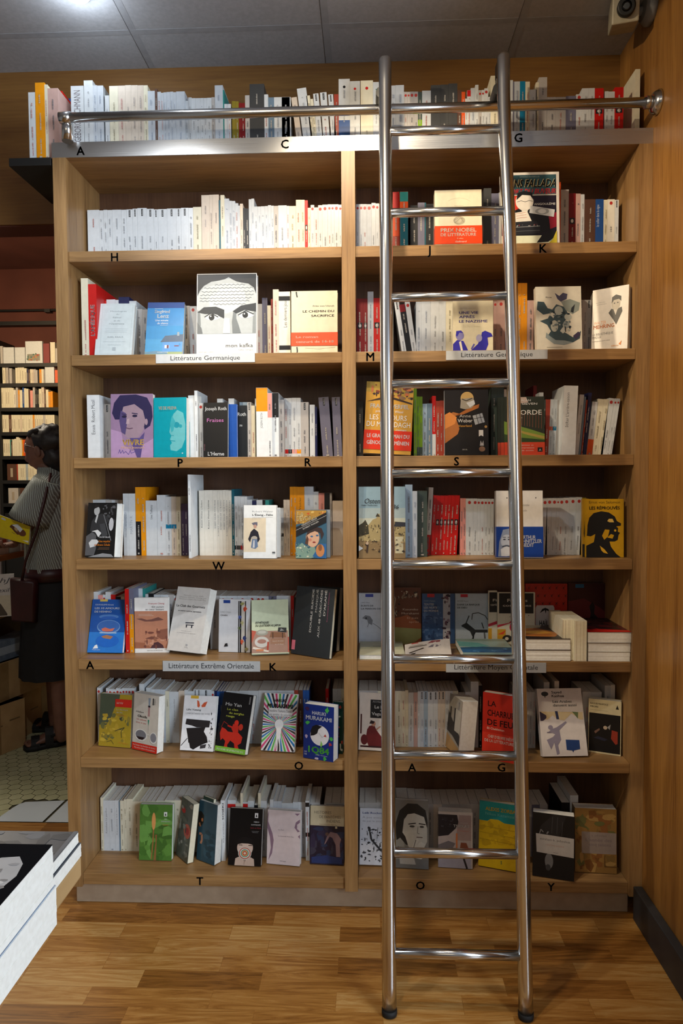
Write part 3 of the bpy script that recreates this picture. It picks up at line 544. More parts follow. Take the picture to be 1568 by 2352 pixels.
# --- second shelf
cb('G', .022, (217, .04), (302, .045), (227, 702), 'd3dee0', [('l', [(.14, .03), (.11, .975), (.95, .975), (.93, .03), (.14, .03)], .003, 'a8b4b8')] + [('t', a, b, v, .028, s, '8b9498') for a, b, v, s in ((.34, .78, .835, 'Monologues'), (.50, .58, .775, 'du'), (.42, .66, .712, 'Râleur'), (.45, .62, .648, 'et de'), (.33, .74, .588, 'l’Optimiste'), (.32, .74, .33, 'KARL KRAUS'))] + [('r', .24, .50, .86, .506, 'c3ccd0'), ('r', .26, .47, .84, .476, 'c3ccd0'), ('r', .24, .44, .82, .446, 'c3ccd0'), ('r', .2, .25, .82, .256, 'c3ccd0'), ('r', .34, .19, .7, .196, 'c3ccd0'), ('r', .47, .085, .56, .145, 'b0babf')],
    'pale mint-white cover with a thin ruled frame, left of the blue one')
cb('G', .02, (332, .05), (418, .055), (340, 699), '2e86c6', [('r', 0, .89, 1, 1, '1a448c'), ('r', 0, .30, 1, .55, '3a92cc'), ('r', 0, .06, 1, .30, '4a9ed2'), ('r', 0, 0, 1, .06, '8fae8c'), ('e', .75, .04, .25, .07, '9bab76'), ('p', [(.0, .05), (.3, .08), (.6, .05), (.6, .02), (0, .02)], '6a90a8'), ('r', .46, .06, 1, .25, '5c9ad8'), ('p', [(.40, .24), (.52, .36), (1, .39), (1, .25)], '55657a'), ('r', .84, .36, .90, .43, '98a6b0'), ('r', .52, .125, .64, .185, 'dfe6ee'), ('r', .58, .125, .63, .185, '6a2a3a'), ('r', .78, .16, .9, .18, '7a3a4a'),
    ('t', .20, .61, .795, .06, 'Siegfried', 'f2f7fa', 'b'), ('t', .28, .59, .70, .075, 'Lenz', 'f2f7fa', 'b'), ('t', .23, .58, .635, .04, 'Une minute', 'f2f7fa'), ('t', .29, .58, .58, .04, 'de silence', 'f2f7fa'), ('r', .2, .875, .42, .879, 'e8f0f4'), ('r', .37, .555, .57, .559, 'e8f0f4'), ('t', .34, .62, .04, .02, 'ROMAN POCHE', 'e8f0f4'), ('e', .92, .2, .02, .02, '3a92cc')],
    'blue cover with a little house under a clear sky')
cb('G', .022, (451, .035), (589, .035), (453, 631), 'f2f5f6', [('r', 0.01, .25, .99, .99, 'a4abae'), ('p', [(.01, .26), (.01, .74), (.12, .82), (.3, .86), (.5, .88), (.75, .87), (.92, .82), (.99, .76), (.99, .26)], 'b4bbbe'), ('p', [(.22, .56), (.2, .7), (.4, .8), (.62, .82), (.8, .76), (.82, .6), (.5, .5)], 'c2c8cb'), ('p', [(.01, .99), (.99, .99), (.99, .74), (.95, .82), (.86, .87), (.74, .885), (.66, .90), (.58, .93), (.53, .955), (.47, .93), (.38, .915), (.24, .90), (.12, .85), (.05, .79), (.01, .72)], '16191c'), ('p', [(.01, .26), (.01, .56), (.06, .5), (.07, .36)], '7c8386'), ('p', [(.93, .26), (.94, .5), (.99, .56), (.99, .26)], '8a9194'),
    ('p', [(.01, .52), (.12, .585), (.32, .59), (.46, .55), (.46, .44), (.30, .50), (.14, .50)], '2b2f33'), ('p', [(.60, .53), (.74, .60), (.99, .63), (.99, .52), (.80, .545), (.66, .50)], '2b2f33'), ('p', [(.12, .46), (.18, .485), (.26, .50), (.34, .49), (.40, .455), (.34, .43), (.26, .418), (.18, .43)], 'e0e5e6'), ('e', .25, .458, .048, .038, '14171a'), ('e', .235, .472, .012, .009, 'e8ecee'), ('p', [(.69, .475), (.75, .505), (.83, .52), (.90, .51), (.96, .48), (.90, .45), (.82, .44), (.74, .45)], 'e0e5e6'), ('e', .81, .482, .048, .038, '14171a'), ('e', .795, .497, .012, .009, 'e8ecee'), ('l', [(.13, .46), (.24, .51), (.36, .46)], .012, '22262a'), ('l', [(.69, .48), (.82, .535), (.95, .49)], .012, '22262a'),
    ('p', [(.60, .26), (.59, .40), (.61, .52), (.66, .50), (.66, .44), (.70, .36), (.74, .26)], '747b7f'), ('p', [(.44, .26), (.46, .45), (.55, .44), (.56, .26)], 'dfe4e6'), ('p', [(.01, .26), (.01, .40), (.08, .33), (.10, .26)], '6a7074')]
    + [('l', [(x, v+.006*math.sin(x*90+v*40)) for x in [a+i*.012 for i in range(int((b-a)/.012))]], .0035, '4c5256') for a, b, v in ((.30, .82, .86), (.12, .95, .82), (.08, .97, .775), (.06, .97, .735), (.05, .93, .695), (.05, .9, .66), (.28, .84, .62))]
    + [('t', .49, .94, .085, .05, 'mon kafka', '55585a'), ('t', .70, .94, .045, .02, 'kafka, l’unique', '8a8d90', 'i'), ('t', .04, .3, .025, .018, 'anne gorouben', '8a8d90')],
    'tall white cover with a grey portrait of two staring eyes', lean=5)
cb('G', .024, (669, .05), (775, .05), (670, 670), 'e4dcc0', [('r', 0, 0, .10, 1, 'ddd6bd'), ('t', .47, .93, .75, .022, 'Fritz von Unruh', '3a3834', 'b'), ('t', .25, .93, .66, .036, 'LE CHEMIN DU', '141414', 'b'), ('t', .43, .93, .59, .036, 'SACRIFICE', '141414', 'b'), ('l', [(.11, .99), (.115, .95), (.13, .9)], .02, '2c2c2e'), ('l', [(.12, .12), (.13, .05), (.11, .0)], .02, '3c3c3e'), ('l', [(.3, .10), (.6, .085), (.95, .11)], .006, 'b8b098')],
    'cream cover with an orange-red paper band beside the divider', lean=3,
    band=(.135, .345, 'e95a36', [('t', .10, .58, .58, .17, 'Le roman', 'f4d2be', 'b'), ('t', .10, .92, .22, .18, 'censuré de 14-18', 'f4d2be', 'b')]))
cb('G', .022, (1040, .045), (1132, .045), (1042, 690), 'ece4c6', [('t', .16, .56, .83, .022, 'THOMAS HARLAN', 'c8c0a4'), ('t', .15, .63, .735, .05, 'UNE VIE', '4a44a8', 'b'), ('t', .15, .54, .655, .05, 'APRÈS', '4a44a8', 'b'), ('t', .15, .86, .57, .05, 'LE NAZISME', '4a44a8', 'b'), ('t', .25, .55, .515, .018, 'Entretiens avec', 'c0b89c'), ('t', .25, .68, .485, .018, 'Jean-Pierre Stephan', 'c0b89c'), ('p', [(0, 0), (0, .16), (.1, .24), (.26, .22), (.34, .10), (.40, 0)], '3a35b4'), ('e', .17, .32, .105, .085, '8c88c4'), ('p', [(.07, .33), (.08, .41), (.2, .42), (.26, .37), (.16, .38), (.1, .30)], '3a35b4'), ('p', [(.15, .2), (.2, .22), (.25, .02), (.2, .02)], 'f2ecd6'),
    ('p', [(.40, 0), (.62, .16), (.70, .30), (.72, .38), (.80, .41), (.95, .36), (.99, .30), (.86, .28), (.88, .15), (.80, 0)], '3a35b4'), ('e', .65, .27, .075, .07, 'b8b4d8'), ('l', [(.46, .06), (.53, .16)], .03, '6a66bc'), ('t', .42, .56, .015, .015, 'CAPRICCI', 'f2f2f2', 'b')],
    'cream cover with violet-blue title and two blue men in profile')
cb('G', .024, (1232, .04), (1337, .04), (1226, 661), 'd8d3c4', [('t', .22, .35, .82, .024, 'Morse', '3a3a3c', 'b'), ('p', [(.42, .90), (.52, .85), (.60, .90), (.70, .88), (.68, .80), (.55, .76), (.48, .80)], '4a4a66'), ('p', [(.02, .64), (.04, .77), (.18, .76), (.26, .66), (.36, .64), (.45, .72), (.62, .68), (.70, .58), (.66, .48), (.58, .40), (.62, .28), (.80, .20), (.98, .30), (.95, .18), (.80, .12), (.55, .10), (.38, .18), (.24, .22), (.32, .30), (.24, .40), (.08, .46), (.26, .50), (.32, .58), (.16, .56)], '3c5058'),
    ('p', [(.55, .76), (.75, .80), (.97, .74), (.94, .62), (.80, .56), (.66, .62)], '8d9690'), ('e', .50, .62, .09, .07, 'a9b0ac'), ('e', .40, .38, .08, .09, 'bfc2b8'), ('e', .66, .40, .07, .06, '9ea6a4'), ('e', .70, .52, .08, .05, 'b4b9b2'), ('p', [(.22, .28), (.20, .20), (.38, .10), (.60, .08), (.80, .12), (.62, .15), (.42, .16), (.30, .22)], '8e9a9c'), ('p', [(.78, .66), (.86, .72), (.82, .58), (.76, .6)], '2c3238'), ('p', [(.30, .56), (.36, .60), (.42, .56), (.38, .5)], 'd0d0c6'), ('p', [(.52, .30), (.58, .36), (.66, .3), (.58, .26)], 'c6c9c2'), ('p', [(.80, .22), (.92, .29), (.97, .24), (.86, .16)], '3c3550'), ('n', .25, .3, .75, .6, '24343c 6d7b80 aab0aa', 26, .022, 5), ('r', .22, .045, .56, .051, 'a8a498')],
    'pale cover with a swirling blue-grey ink sculpture drawing', lean=6)
cb('G', .03, (1357, .085), (1440, .022), (1362, 669), 'e8e0d4', [('t', .10, .36, .78, .016, 'une vie à lire', '8a8278'), ('t', .12, .40, .75, .014, 'autobiographie', '8a8278'), ('t', .06, .40, .44, .05, 'WALTER', 'e89a5a'), ('t', .05, .63, .37, .062, 'MEHRING', 'ea8a38', 'b'), ('t', .02, .6, .265, .038, 'LA BIBLIOTHÈQUE', '5a5650'), ('t', .02, .27, .215, .038, 'PERDUE', '5a5650'), ('t', .02, .52, .165, .018, 'Autobiographie d’une culture', '77726a'),
    ('p', [(.46, .60), (.54, .66), (.66, .64), (.82, .67), (.84, .60), (.76, .50), (.68, .40), (.60, .48)], '4a463e'), ('e', .66, .735, .115, .11, 'c2b8a6'), ('p', [(.54, .74), (.55, .84), (.66, .875), (.80, .84), (.80, .76), (.74, .80), (.60, .79)], '3a362e'), ('p', [(.60, .64), (.70, .63), (.66, .55)], 'd8d0c2'), ('e', .62, .74, .02, .01, '3a362e'), ('e', .71, .745, .02, .01, '3a362e'), ('p', [(.76, .09), (.84, .14), (.82, .07)], 'ea8a38'), ('t', .56, .76, .06, .03, 'éditions', 'e8a868')],
    'thick white book turned left with a man’s bust and orange lettering', lean=3, spine='cfc8bc')
cb('G', .05, (1359, .135), (1420, .12), (1352, 662), 'cfc8bc', [], 'grey-white book behind the white one with the man’s bust', lean=1, hmax=.20)
# --- third shelf
cb('P', .022, (255, .05), (352, .05), (254, 906), '9a7ea0', [('p', [(0, 0), (0, .45), (.25, .40), (.30, .2), (.5, .1), (1, .3), (1, 0)], 'b594bc'), ('p', [(.03, .70), (.08, .86), (.22, .98), (.60, .99), (.86, .94), (.97, .80), (.99, .64), (.93, .50), (.80, .44), (.75, .60), (.45, .74), (.24, .60), (.10, .60)], '2c2650'), ('p', [(.20, .55), (.30, .80), (.56, .84), (.76, .74), (.82, .58), (.76, .42), (.62, .30), (.42, .30), (.28, .38)], 'a08898'), ('p', [(.20, .58), (.24, .74), (.36, .70), (.38, .52), (.34, .36), (.25, .40)], '544878'),
    ('e', .32, .645, .06, .02, '241e40'), ('e', .57, .655, .06, .02, '241e40'), ('l', [(.26, .69), (.38, .67)], .014, '342a50'), ('l', [(.50, .70), (.64, .685)], .014, '342a50'), ('p', [(.38, .60), (.44, .62), (.44, .53), (.36, .53)], 'b8a0aa'), ('l', [(.36, .47), (.44, .455), (.52, .465)], .012, '5a3a54'), ('e', .84, .56, .035, .05, 'a88e9e'), ('p', [(.45, .31), (.68, .31), (.80, .40), (.70, .0), (.62, 0)], '5a4c86'), ('t', .27, .78, .20, .09, 'VIVRE', 'f2cc6a', 'b'), ('t', .25, .79, .145, .035, 'Milena Jesenská', 'e6b890'), ('l', [(.18, .07), (.21, .13), (.23, .07), (.28, .12), (.30, .07), (.35, .10), (.42, .05), (.46, .12), (.48, .07), (.58, .10)], .005, '3c3a9c')],
    'mauve cover with a portrait of a dark-haired woman')
cb('P', .03, (353, .052), (428, .042), (353, 915), '0aa2b4', [('p', [(.52, .12), (.50, .20), (.56, .24), (.50, .30), (.54, .36), (.48, .42), (.52, .56), (.60, .72), (.72, .79), (.90, .74), (.97, .55), (.96, .30), (.86, .16), (.70, .10)], '6fc6cc'), ('e', .70, .54, .09, .05, '1f9db0'), ('e', .82, .52, .05, .03, '2aa4b4'), ('l', [(.50, .28), (.66, .27)], .012, '22a0b0'), ('l', [(.54, .37), (.62, .36)], .008, '2aa4b4'), ('p', [(.50, .56), (.56, .70), (.66, .60), (.60, .44), (.54, .42)], '3fb2be'), ('t', .15, .70, .80, .055, 'VIE DE MILENA', 'e0d3b8', 'b'), ('t', .17, .5, .775, .015, 'Jana Cerna', '1a6a76'), ('r', .62, .065, .84, .07, '3cb8c4'), ('r', .86, .06, .9, .075, 'e8f4f4')],
    'turquoise cover with a pale face in profile')
cb('P', .03, (433, .075), (455, .07), (430, 909), 'e0e6ea', [], 'thick white book behind the turquoise cover', lean=1)
cb('P', .016, (515, .085), (568, .085), (515, 932), '1b2026', [('t', .60, .95, .80, .07, 'Roth', 'd8dce0'), ('t', .66, .8, .60, .05, 's', 'b8bcc0')], 'black cover half hidden, right of the blue one', lean=1)
cb('P', .012, (500, .068), (545, .068), (500, 929), '1d52a8', [], 'plain blue cover behind the black one with white lettering', lean=1)
cb('P', .014, (467, .05), (523, .048), (471, 926), '17181b', [('t', .05, .94, .86, .065, 'Joseph Roth', 'e6e8ea', 'b'), ('t', .14, .82, .645, .07, 'Fraises', 'c874b8'), ('t', .18, .85, .03, .07, 'L’Herne', 'e6e8ea', 'b'), ('T', .12, .24, .06, .04, 'Carnets', 'a06a78')],
    'black cover with white and pink lettering on the third shelf', lean=4, spine='2a2a2c')
cb('P', .035, (834, .04), (943, .045), (842, 884), 'cf9a3c', [('p', [(0, .86), (0, 1), (1, 1), (1, .86), (.7, .80), (.4, .84)], 'b3913a'), ('n', .12, .78, .98, .98, '2e2018 7a3a28 c87040 3c2a2c 8a6a4a', 60, .03, 11), ('p', [(.02, .72), (.3, .78), (.6, .79), (.98, .72), (.98, .70), (.6, .76), (.3, .75)], '3a261e'), ('t', .10, .92, .635, .06, 'FRANZ WERFEL', 'f0ece2', 'b'), ('t', .22, .80, .575, .035, 'préface de Elie Wiesel', 'f0ece2'), ('t', .10, .88, .47, .075, 'LES 40 JOURS', 'f0ece2'), ('t', .04, .96, .375, .075, 'DU MUSA DAGH', 'f0ece2'), ('t', .66, .88, .325, .03, 'roman', 'f0ece2', 'i')],
    'ochre cover with a red paper band, behind the left stile', roll=3.2, lean=5, spine='b8a890', band=(.055, .325, 'd8300f', [('t', .06, .95, .62, .2, 'LE GRAND ROMAN DU', 'f4f2ee', 'b'), ('t', .06, .95, .27, .2, 'GÉNOCIDE ARMÉNIEN', 'f4f2ee', 'b')]))
cb('P', .02, (1021, .045), (1122, .04), (1025, 898), '1b1512', [('p', [(.01, .18), (.01, .60), (.20, .66), (.42, .62), (.78, .72), (.80, .78), (.62, .74), (.40, .66), (.25, .60), (.34, .40), (.30, .32)], 'a8642c'), ('p', [(.01, .40), (.01, .62), (.12, .66), (.28, .58), (.24, .48)], 'd2823c'), ('e', .52, .87, .15, .10, 'c0a064'), ('p', [(.38, .86), (.36, .72), (.48, .70), (.62, .72), (.70, .78), (.66, .88)], '9a9488'), ('p', [(.5, .80), (.68, .84), (.70, .78), (.58, .73)], 'c8ccd4'), ('l', [(.40, .86), (.5, .83), (.64, .87)], .012, '2a2018'), ('p', [(.64, .60), (.86, .64), (.92, .50), (.70, .46)], 'a4a8b0'), ('l', [(.64, .55), (.9, .58)], .008, '1b1512'), ('l', [(.72, .62), (.78, .47)], .008, '1b1512'), ('l', [(.80, .63), (.86, .49)], .008, '1b1512'),
    ('p', [(.78, .38), (.88, .38), (.88, .28), (.83, .30), (.78, .28)], 'e0dcd8'), ('p', [(.80, .14), (.82, .22), (.85, .17), (.88, .22), (.89, .14)], 'e0dcd8'), ('e', .85, .09, .07, .04, 'b08868'), ('e', .94, .43, .03, .02, 'b08850'), ('t', .34, .60, .575, .05, 'Anne', 'b8b4b0'), ('t', .30, .64, .50, .055, 'Weber', 'eceaea', 'b'), ('t', .31, .62, .43, .035, 'Vaterland', 'e0a84c', 'b'), ('t', .40, .52, .075, .018, 'SEUIL', 'dcdcdc', 'b')],
    'dark cover with a hat, an orange blur and a lit window, over letter S', lean=6, spine='dedede')
for i, x in enumerate((1143, 1150, 1158)):
    cb('P', .008, (x, .042+.004*(2-i)), (x+9+(i == 2)*84, .042+.004*(2-i)), (x+4, 914-i), '2a2f26', ([('r', 0, 0, 1, .22, 'd84a2c')]) if i < 2 else
       [('p', [(.0, .22), (0, .58), (.35, .50), (.65, .44), (1, .36), (1, .22)], '6a8434'), ('p', [(.1, .50), (.5, .40), (1, .32), (1, .27), (.5, .36), (.2, .44)], 'a08c44'), ('p', [(0, .22), (0, .36), (.4, .30), (1, .26), (1, .22)], '2e4424'), ('p', [(.1, .86), (.3, .99), (.55, .99), (.6, .9)], 'b4a098')] + [('l', [(u, .56-.12*u), (u+.01, .74)], .010, '6a4434') for u in (.44, .5, .57, .63, .70, .78, .85, .92)] +
       [('t', .42, .66, .92, .035, 'ALAN', 'd8d8d8'), ('t', .44, .82, .86, .035, 'SIEVEN', 'd8d8d8'), ('t', .26, .93, .69, .085, 'HORDE', 'dcdad6'), ('t', .3, .45, .63, .02, 'Roman', 'c0c0c0'), ('r', 0, 0, 1, .22, 'd84a2c'), ('r', .82, .055, .94, .13, '141414'), ('t', .85, .91, .07, .04, 'A', 'e8e8e8', 'b'), ('t', .18, .72, .16, .022, 'une la fraîcheur et', 'f0d8cc'), ('t', .18, .74, .115, .022, 'l’élan surprenant', 'f0d8cc'), ('t', .18, .72, .07, .022, 'du monde ancien', 'f0d8cc')],
       ['thin orange-bottomed cover edge, leftmost of three by the right stile', 'second thin cover edge beside the forest-and-meadow cover', 'cover with dark forest, green meadow and orange-red foot'][i], lean=4)
# --- fourth shelf
cb('W', .02, (195, .035), (262, .035), (203, 1158), '131416', [('n', .5, .6, .98, .98, '3a3b3e 0c0c0e 55565a', 30, .03, 2), ('p', [(.0, .38), (.2, .46), (.34, .40), (.36, .15), (.3, .03), (0, .03)], '55565a'), ('p', [(.12, .48), (.16, .66), (.30, .76), (.5, .80), (.72, .74), (.76, .66), (.60, .60), (.50, .50), (.3, .42)], '2b2c2f'), ('p', [(.18, .47), (.38, .50), (.52, .44), (.42, .36), (.30, .46)], 'd4d6d8'), ('e', .32, .85, .10, .085, 'a4a6a8'), ('p', [(.20, .88), (.24, .97), (.38, .97), (.42, .90), (.36, .92)], '141416'), ('p', [(.32, .77), (.38, .77), (.32, .62), (.27, .65)], 'b4b6b8'), ('p', [(.10, .26), (.20, .32), (.38, .32), (.44, .28), (.34, .2), (.16, .17)], 'c8cacc'), ('l', [(.56, .78), (.86, .3)], .014, '6a6c70'), ('p', [(.44, .60), (.62, .62), (.74, .40), (.54, .36)], '3c3e42'), ('e', .84, .60, .08, .12, 'b8bac0'), ('p', [(.1, 0), (.98, 0), (.9, .05), (.6, .07), (.3, .03)], '8a8c90'),
    ('t', .46, .84, .35, .03, 'MAXIM BILLER', 'd8dade', 'b'), ('t', .44, .84, .27, .04, 'Une requête', 'e0862c', 'b'), ('t', .30, .84, .205, .04, 'de Bruno Schulz', 'e0862c', 'b'), ('r', .46, .165, .82, .169, '9a7050'), ('r', .42, .14, .82, .144, '9a7050')],
    'black-and-white photo cover of a seated man in a suit')
cb('W', .018, (262, .045), (276, .045), (272, 1159), 'e4e8e8', [], 'white book edge directly behind the seated man cover', lean=9)
cb('W', .02, (559, .015), (634, .012), (560, 1162), 'eef2f3', [('r', 0, .12, .68, .76, 'e4d6bc'), ('t', .26, .90, .865, .034, 'Robert Walser', '8d9194'), ('t', .26, .60, .80, .036, 'L’Étang', '2c2e30', 'b'), ('t', .62, .67, .80, .018, 'et', '2c2e30'), ('t', .69, .90, .80, .036, 'Félix', '2c2e30', 'b'), ('t', .26, .9, .765, .014, 'Textes de Robert Walser suivis de l’illustré', 'a6a8aa'), ('t', .26, .52, .74, .014, 'par Robert Musin', 'a6a8aa'), ('p', [(.24, .66), (.36, .58), (.42, .62), (.42, .68), (.34, .68)], '6a6878'), ('e', .35, .60, .05, .035, 'c49a88'), ('p', [(.14, .36), (.22, .50), (.32, .56), (.44, .50), (.50, .36), (.44, .30), (.36, .42), (.24, .40), (.2, .30)], '242430'), ('e', .33, .38, .09, .04, 'b4aca0'), ('p', [(.23, .20), (.26, .36), (.42, .36), (.44, .22), (.36, .18)], '6a7f9e'), ('p', [(.28, .2), (.3, .34), (.34, .34), (.34, .2)], 'cfd0d4'), ('r', .88, .10, .97, .125, '55585c'), ('r', .88, .085, .97, .09, '55585c')],
    'white cover with a small painted standing figure in a bonnet')
cb('W', .02, (590, .042), (643, .042), (585, 1168), 'dde2e4', [], 'second white copy behind the painted figure cover', lean=6)
cb('W', .016, (679, .015), (749, .012), (680, 1173), '35607a', [('p', [(0, .70), (0, .99), (.99, .99), (.99, .80)], 'b48a3c'), ('n', 0, .7, 1, .98, 'd8b868 8a5a2c c8482c e0c890', 24, .03, 4), ('p', [(0, .22), (.2, .32), (.42, .20), (.6, .28), (.7, .05), (.5, 0), (0, 0)], '7fa096'), ('p', [(.55, .04), (.7, .0), (1, 0), (1, .3), (.8, .3)], '2a66a4'), ('e', .80, .16, .14, .13, 'c88858'), ('e', .80, .22, .06, .07, '8a5a3c'), ('e', .55, .42, .22, .19, 'd8ae94'), ('p', [(.34, .46), (.40, .60), (.6, .66), (.84, .62), (.92, .50), (.84, .38), (.80, .52), (.62, .56), (.46, .52)], '3a2c2e'), ('p', [(.30, .30), (.36, .48), (.42, .40), (.40, .28)], '5a3c34'), ('e', .52, .45, .045, .018, '3a6a9a'), ('e', .70, .47, .045, .018, '3a6a9a'), ('e', .60, .33, .05, .016, '8a2a30'), ('e', .47, .38, .05, .03, 'd08a78'), ('n', .02, .03, .5, .3, 'a8c0b0 4a7a80 d8dcc8', 26, .02, 9),
    ('t', .04, .26, .885, .07, 'LA', 'e8d8a0', 'b'), ('t', .02, .90, .775, .10, 'DÉVORANTE', 'e8d8a0', 'b'), ('p', [(0, .44), (0, .64), (1, .95), (1, .74)], '15171e'), ('l', [(0, .575), (1, .885)], .005, 'd8d8d8'), ('R', .20, .66, .70, .815, .035, 'MARION GRAF', 'e8e8e8', 'b'), ('R', .24, .59, .76, .75, .03, 'ROBERT WALSER', 'e8e8e8', 'b')],
    'colourful vintage cover of a woman’s face under a black diagonal band')
cb('W', .02, (712, .04), (758, .04), (712, 1172), '8f9aa2', [], 'grey book behind the vintage woman’s face cover', lean=4)
cb('W', .022, (824, .02), (931, .02), (826, 1119), '8faab6', [('r', 0, 0, 1, .30, '8a7350'), ('r', 0, .44, 1, .62, 'c2c4b0'), ('r', 0, .56, 1, .7, 'a4b4b4'), ('p', [(0, .25), (0, .44), (.12, .52), (.2, .46), (.3, .54), (.38, .56), (.40, .62), (.45, .62), (.46, .56), (.55, .5), (.62, .52), (1, .50), (1, .22)], 'a89668'), ('p', [(0, .3), (0, .46), (.10, .50), (.14, .54), (.20, .46), (.22, .34)], '3c3828'), ('p', [(.36, .58), (.40, .63), (.46, .58)], '3c3628'), ('p', [(.76, .44), (.78, .51), (1, .50), (1, .44)], '34343a'), ('r', .78, .07, .95, .30, 'c8c0a0'), ('n', .02, .24, .98, .46, '5a4c34 3a3226 c8b888 7a6a48', 90, .012, 6), ('n', .02, .08, .98, .26, '2a2420 4a3c2c b09870', 40, .014, 8), ('l', [(.17, .08), (.19, .2)], .02, '3a2c28'), ('e', .18, .21, .03, .02, 'c0a890'), ('p', [(0, .10), (.09, .14), (0, .18)], 'd0d8e0'),
    ('t', .13, .60, .765, .075, 'Ostende', '2b3036', 'i'), ('t', .60, .86, .685, .065, '1936', '2b3036', 'i'), ('t', .06, .40, .733, .016, 'Volker Weidermann', '2b3036', 'b')],
    'tall sky-blue cover with a vintage seaside town street', lean=3)
cb('W', .03, (1140, .015), (1247, .012), (1143, 1129), 'e2dfda', [('r', .22, .885, .245, .90, '2a2a2c'), ('r', .84, .885, .865, .90, '2a2a2c'), ('t', .42, .72, .77, .035, 'Arthur Schnitzler', '8a8886'), ('t', .50, .66, .69, .035, 'Gloire tardive', '8a8886')],
    'white book with a blue paper band, crossed by the right stile', lean=4, spine='b0a898', band=(.015, .465, '153f94', [('p', [(.03, .02), (.06, .5), (.14, .9), (.34, .96), (.40, .6), (.36, .3), (.34, .02)], '8b98b2'), ('e', .22, .52, .13, .22, 'b8c0d0'), ('p', [(.10, .03), (.09, .26), (.2, .36), (.32, .30), (.34, .08), (.22, .02)], 'd4d8e0'), ('l', [(.12, .34), (.22, .38), (.33, .33)], .05, '4c5466'), ('e', .17, .58, .03, .02, '2c3240'), ('e', .27, .58, .03, .02, '2c3240'), ('l', [(.13, .66), (.2, .65)], .02, '3c4456'), ('l', [(.24, .65), (.31, .67)], .02, '3c4456'),
    ('t', .52, .84, .60, .12, 'ARTHUR', 'e8ecf2', 'b'), ('t', .46, .97, .47, .12, 'SCHNITZLER', 'e8ecf2', 'b'), ('t', .52, .80, .34, .12, 'INÉDIT', 'e8ecf2', 'b')]))
HEL = [('p', [(.02, .42), (.03, .55), (.08, .68), (.20, .76), (.40, .79), (.60, .77), (.76, .70), (.82, .62), (.93, .58), (.92, .54), (.80, .53), (.60, .53), (.42, .50), (.30, .42), (.12, .36), (.01, .37)], '14181b'), ('p', [(.0, .0), (0, .20), (.2, .26), (.24, .40), (.36, .50), (.56, .53), (.80, .53), (.85, .50), (.84, .44), (.90, .42), (.86, .38), (.84, .30), (.76, .27), (.62, .27), (.66, .18), (.80, .06), (.92, 0)], '14181b')]
cb('W', .012, (1337, .06), (1352, .06), (1339, 1146), 'b0861c', [('r', 0, 0, 1, .22, '14181b'), ('p', [(.2, .4), (.4, .7), (1, .72), (1, .3), (.3, .34)], '14181b')], 'second ochre copy half hidden left of the helmet cover', lean=2)
cb('W', .02, (1346, .045), (1432, .045), (1347, 1147), 'c4961c', HEL + [('p', [(.42, .37), (.50, .48), (.62, .47), (.58, .36), (.48, .30)], 'c4961c'), ('p', [(.56, .34), (.70, .32), (.74, .38), (.66, .40)], 'c4961c'), ('p', [(.56, .62), (.60, .66), (.70, .66), (.74, .60), (.62, .60)], 'd8b860'), ('p', [(.36, .20), (.48, .14), (.58, .06), (.46, .08), (.40, .12)], 'd8a82c'), ('e', .77, .46, .03, .02, 'd8a82c'), ('t', .07, .90, .925, .045, 'Ernst von Salomon', '6a5210'), ('t', .08, .89, .82, .055, 'LES RÉPROUVÉS', '15171a', 'b')],
    'ochre cover with a black helmeted profile at the shelf’s right end', lean=2)
# --- fifth shelf
cb('A', .016, (200, 1502), (281, 1503), (213, 1380), '1d54a4', [('r', 0, 0, 1, .38, '2a7ad0'), ('r', .22, .96, .44, 1, 'd8bc5a'), ('t', .10, .62, .885, .03, 'KAWAKAMI Hiromi', 'c8d4e4'), ('t', .09, .80, .815, .035, 'LES 10 AMOURS', 'eef2f6', 'b'), ('t', .09, .58, .75, .035, 'DE NISHINO', 'eef2f6', 'b'), ('e', .52, .67, .28, .045, '4a78b8'), ('e', .52, .65, .22, .03, '2a5cac'), ('e', .54, .48, .33, .13, '6f98cc'), ('e', .54, .49, .31, .11, '3a68b0'), ('r', .30, .36, .78, .375, 'b8cce0'), ('e', .54, .22, .33, .12, '2068c8'), ('p', [(.34, .44), (.44, .47), (.58, .44), (.72, .46), (.66, .40), (.5, .39), (.38, .40)], 'd0705c'), ('p', [(.36, .30), (.5, .33), (.70, .30), (.62, .25), (.42, .27)], 'a87858'), ('p', [(.15, .07), (.20, .13), (.26, .15), (.30, .08)], 'eef2f6'), ('t', .14, .36, .045, .018, 'Picquier poche', 'd8e4f0')],
    'blue cover with a goldfish bowl and its reflection')
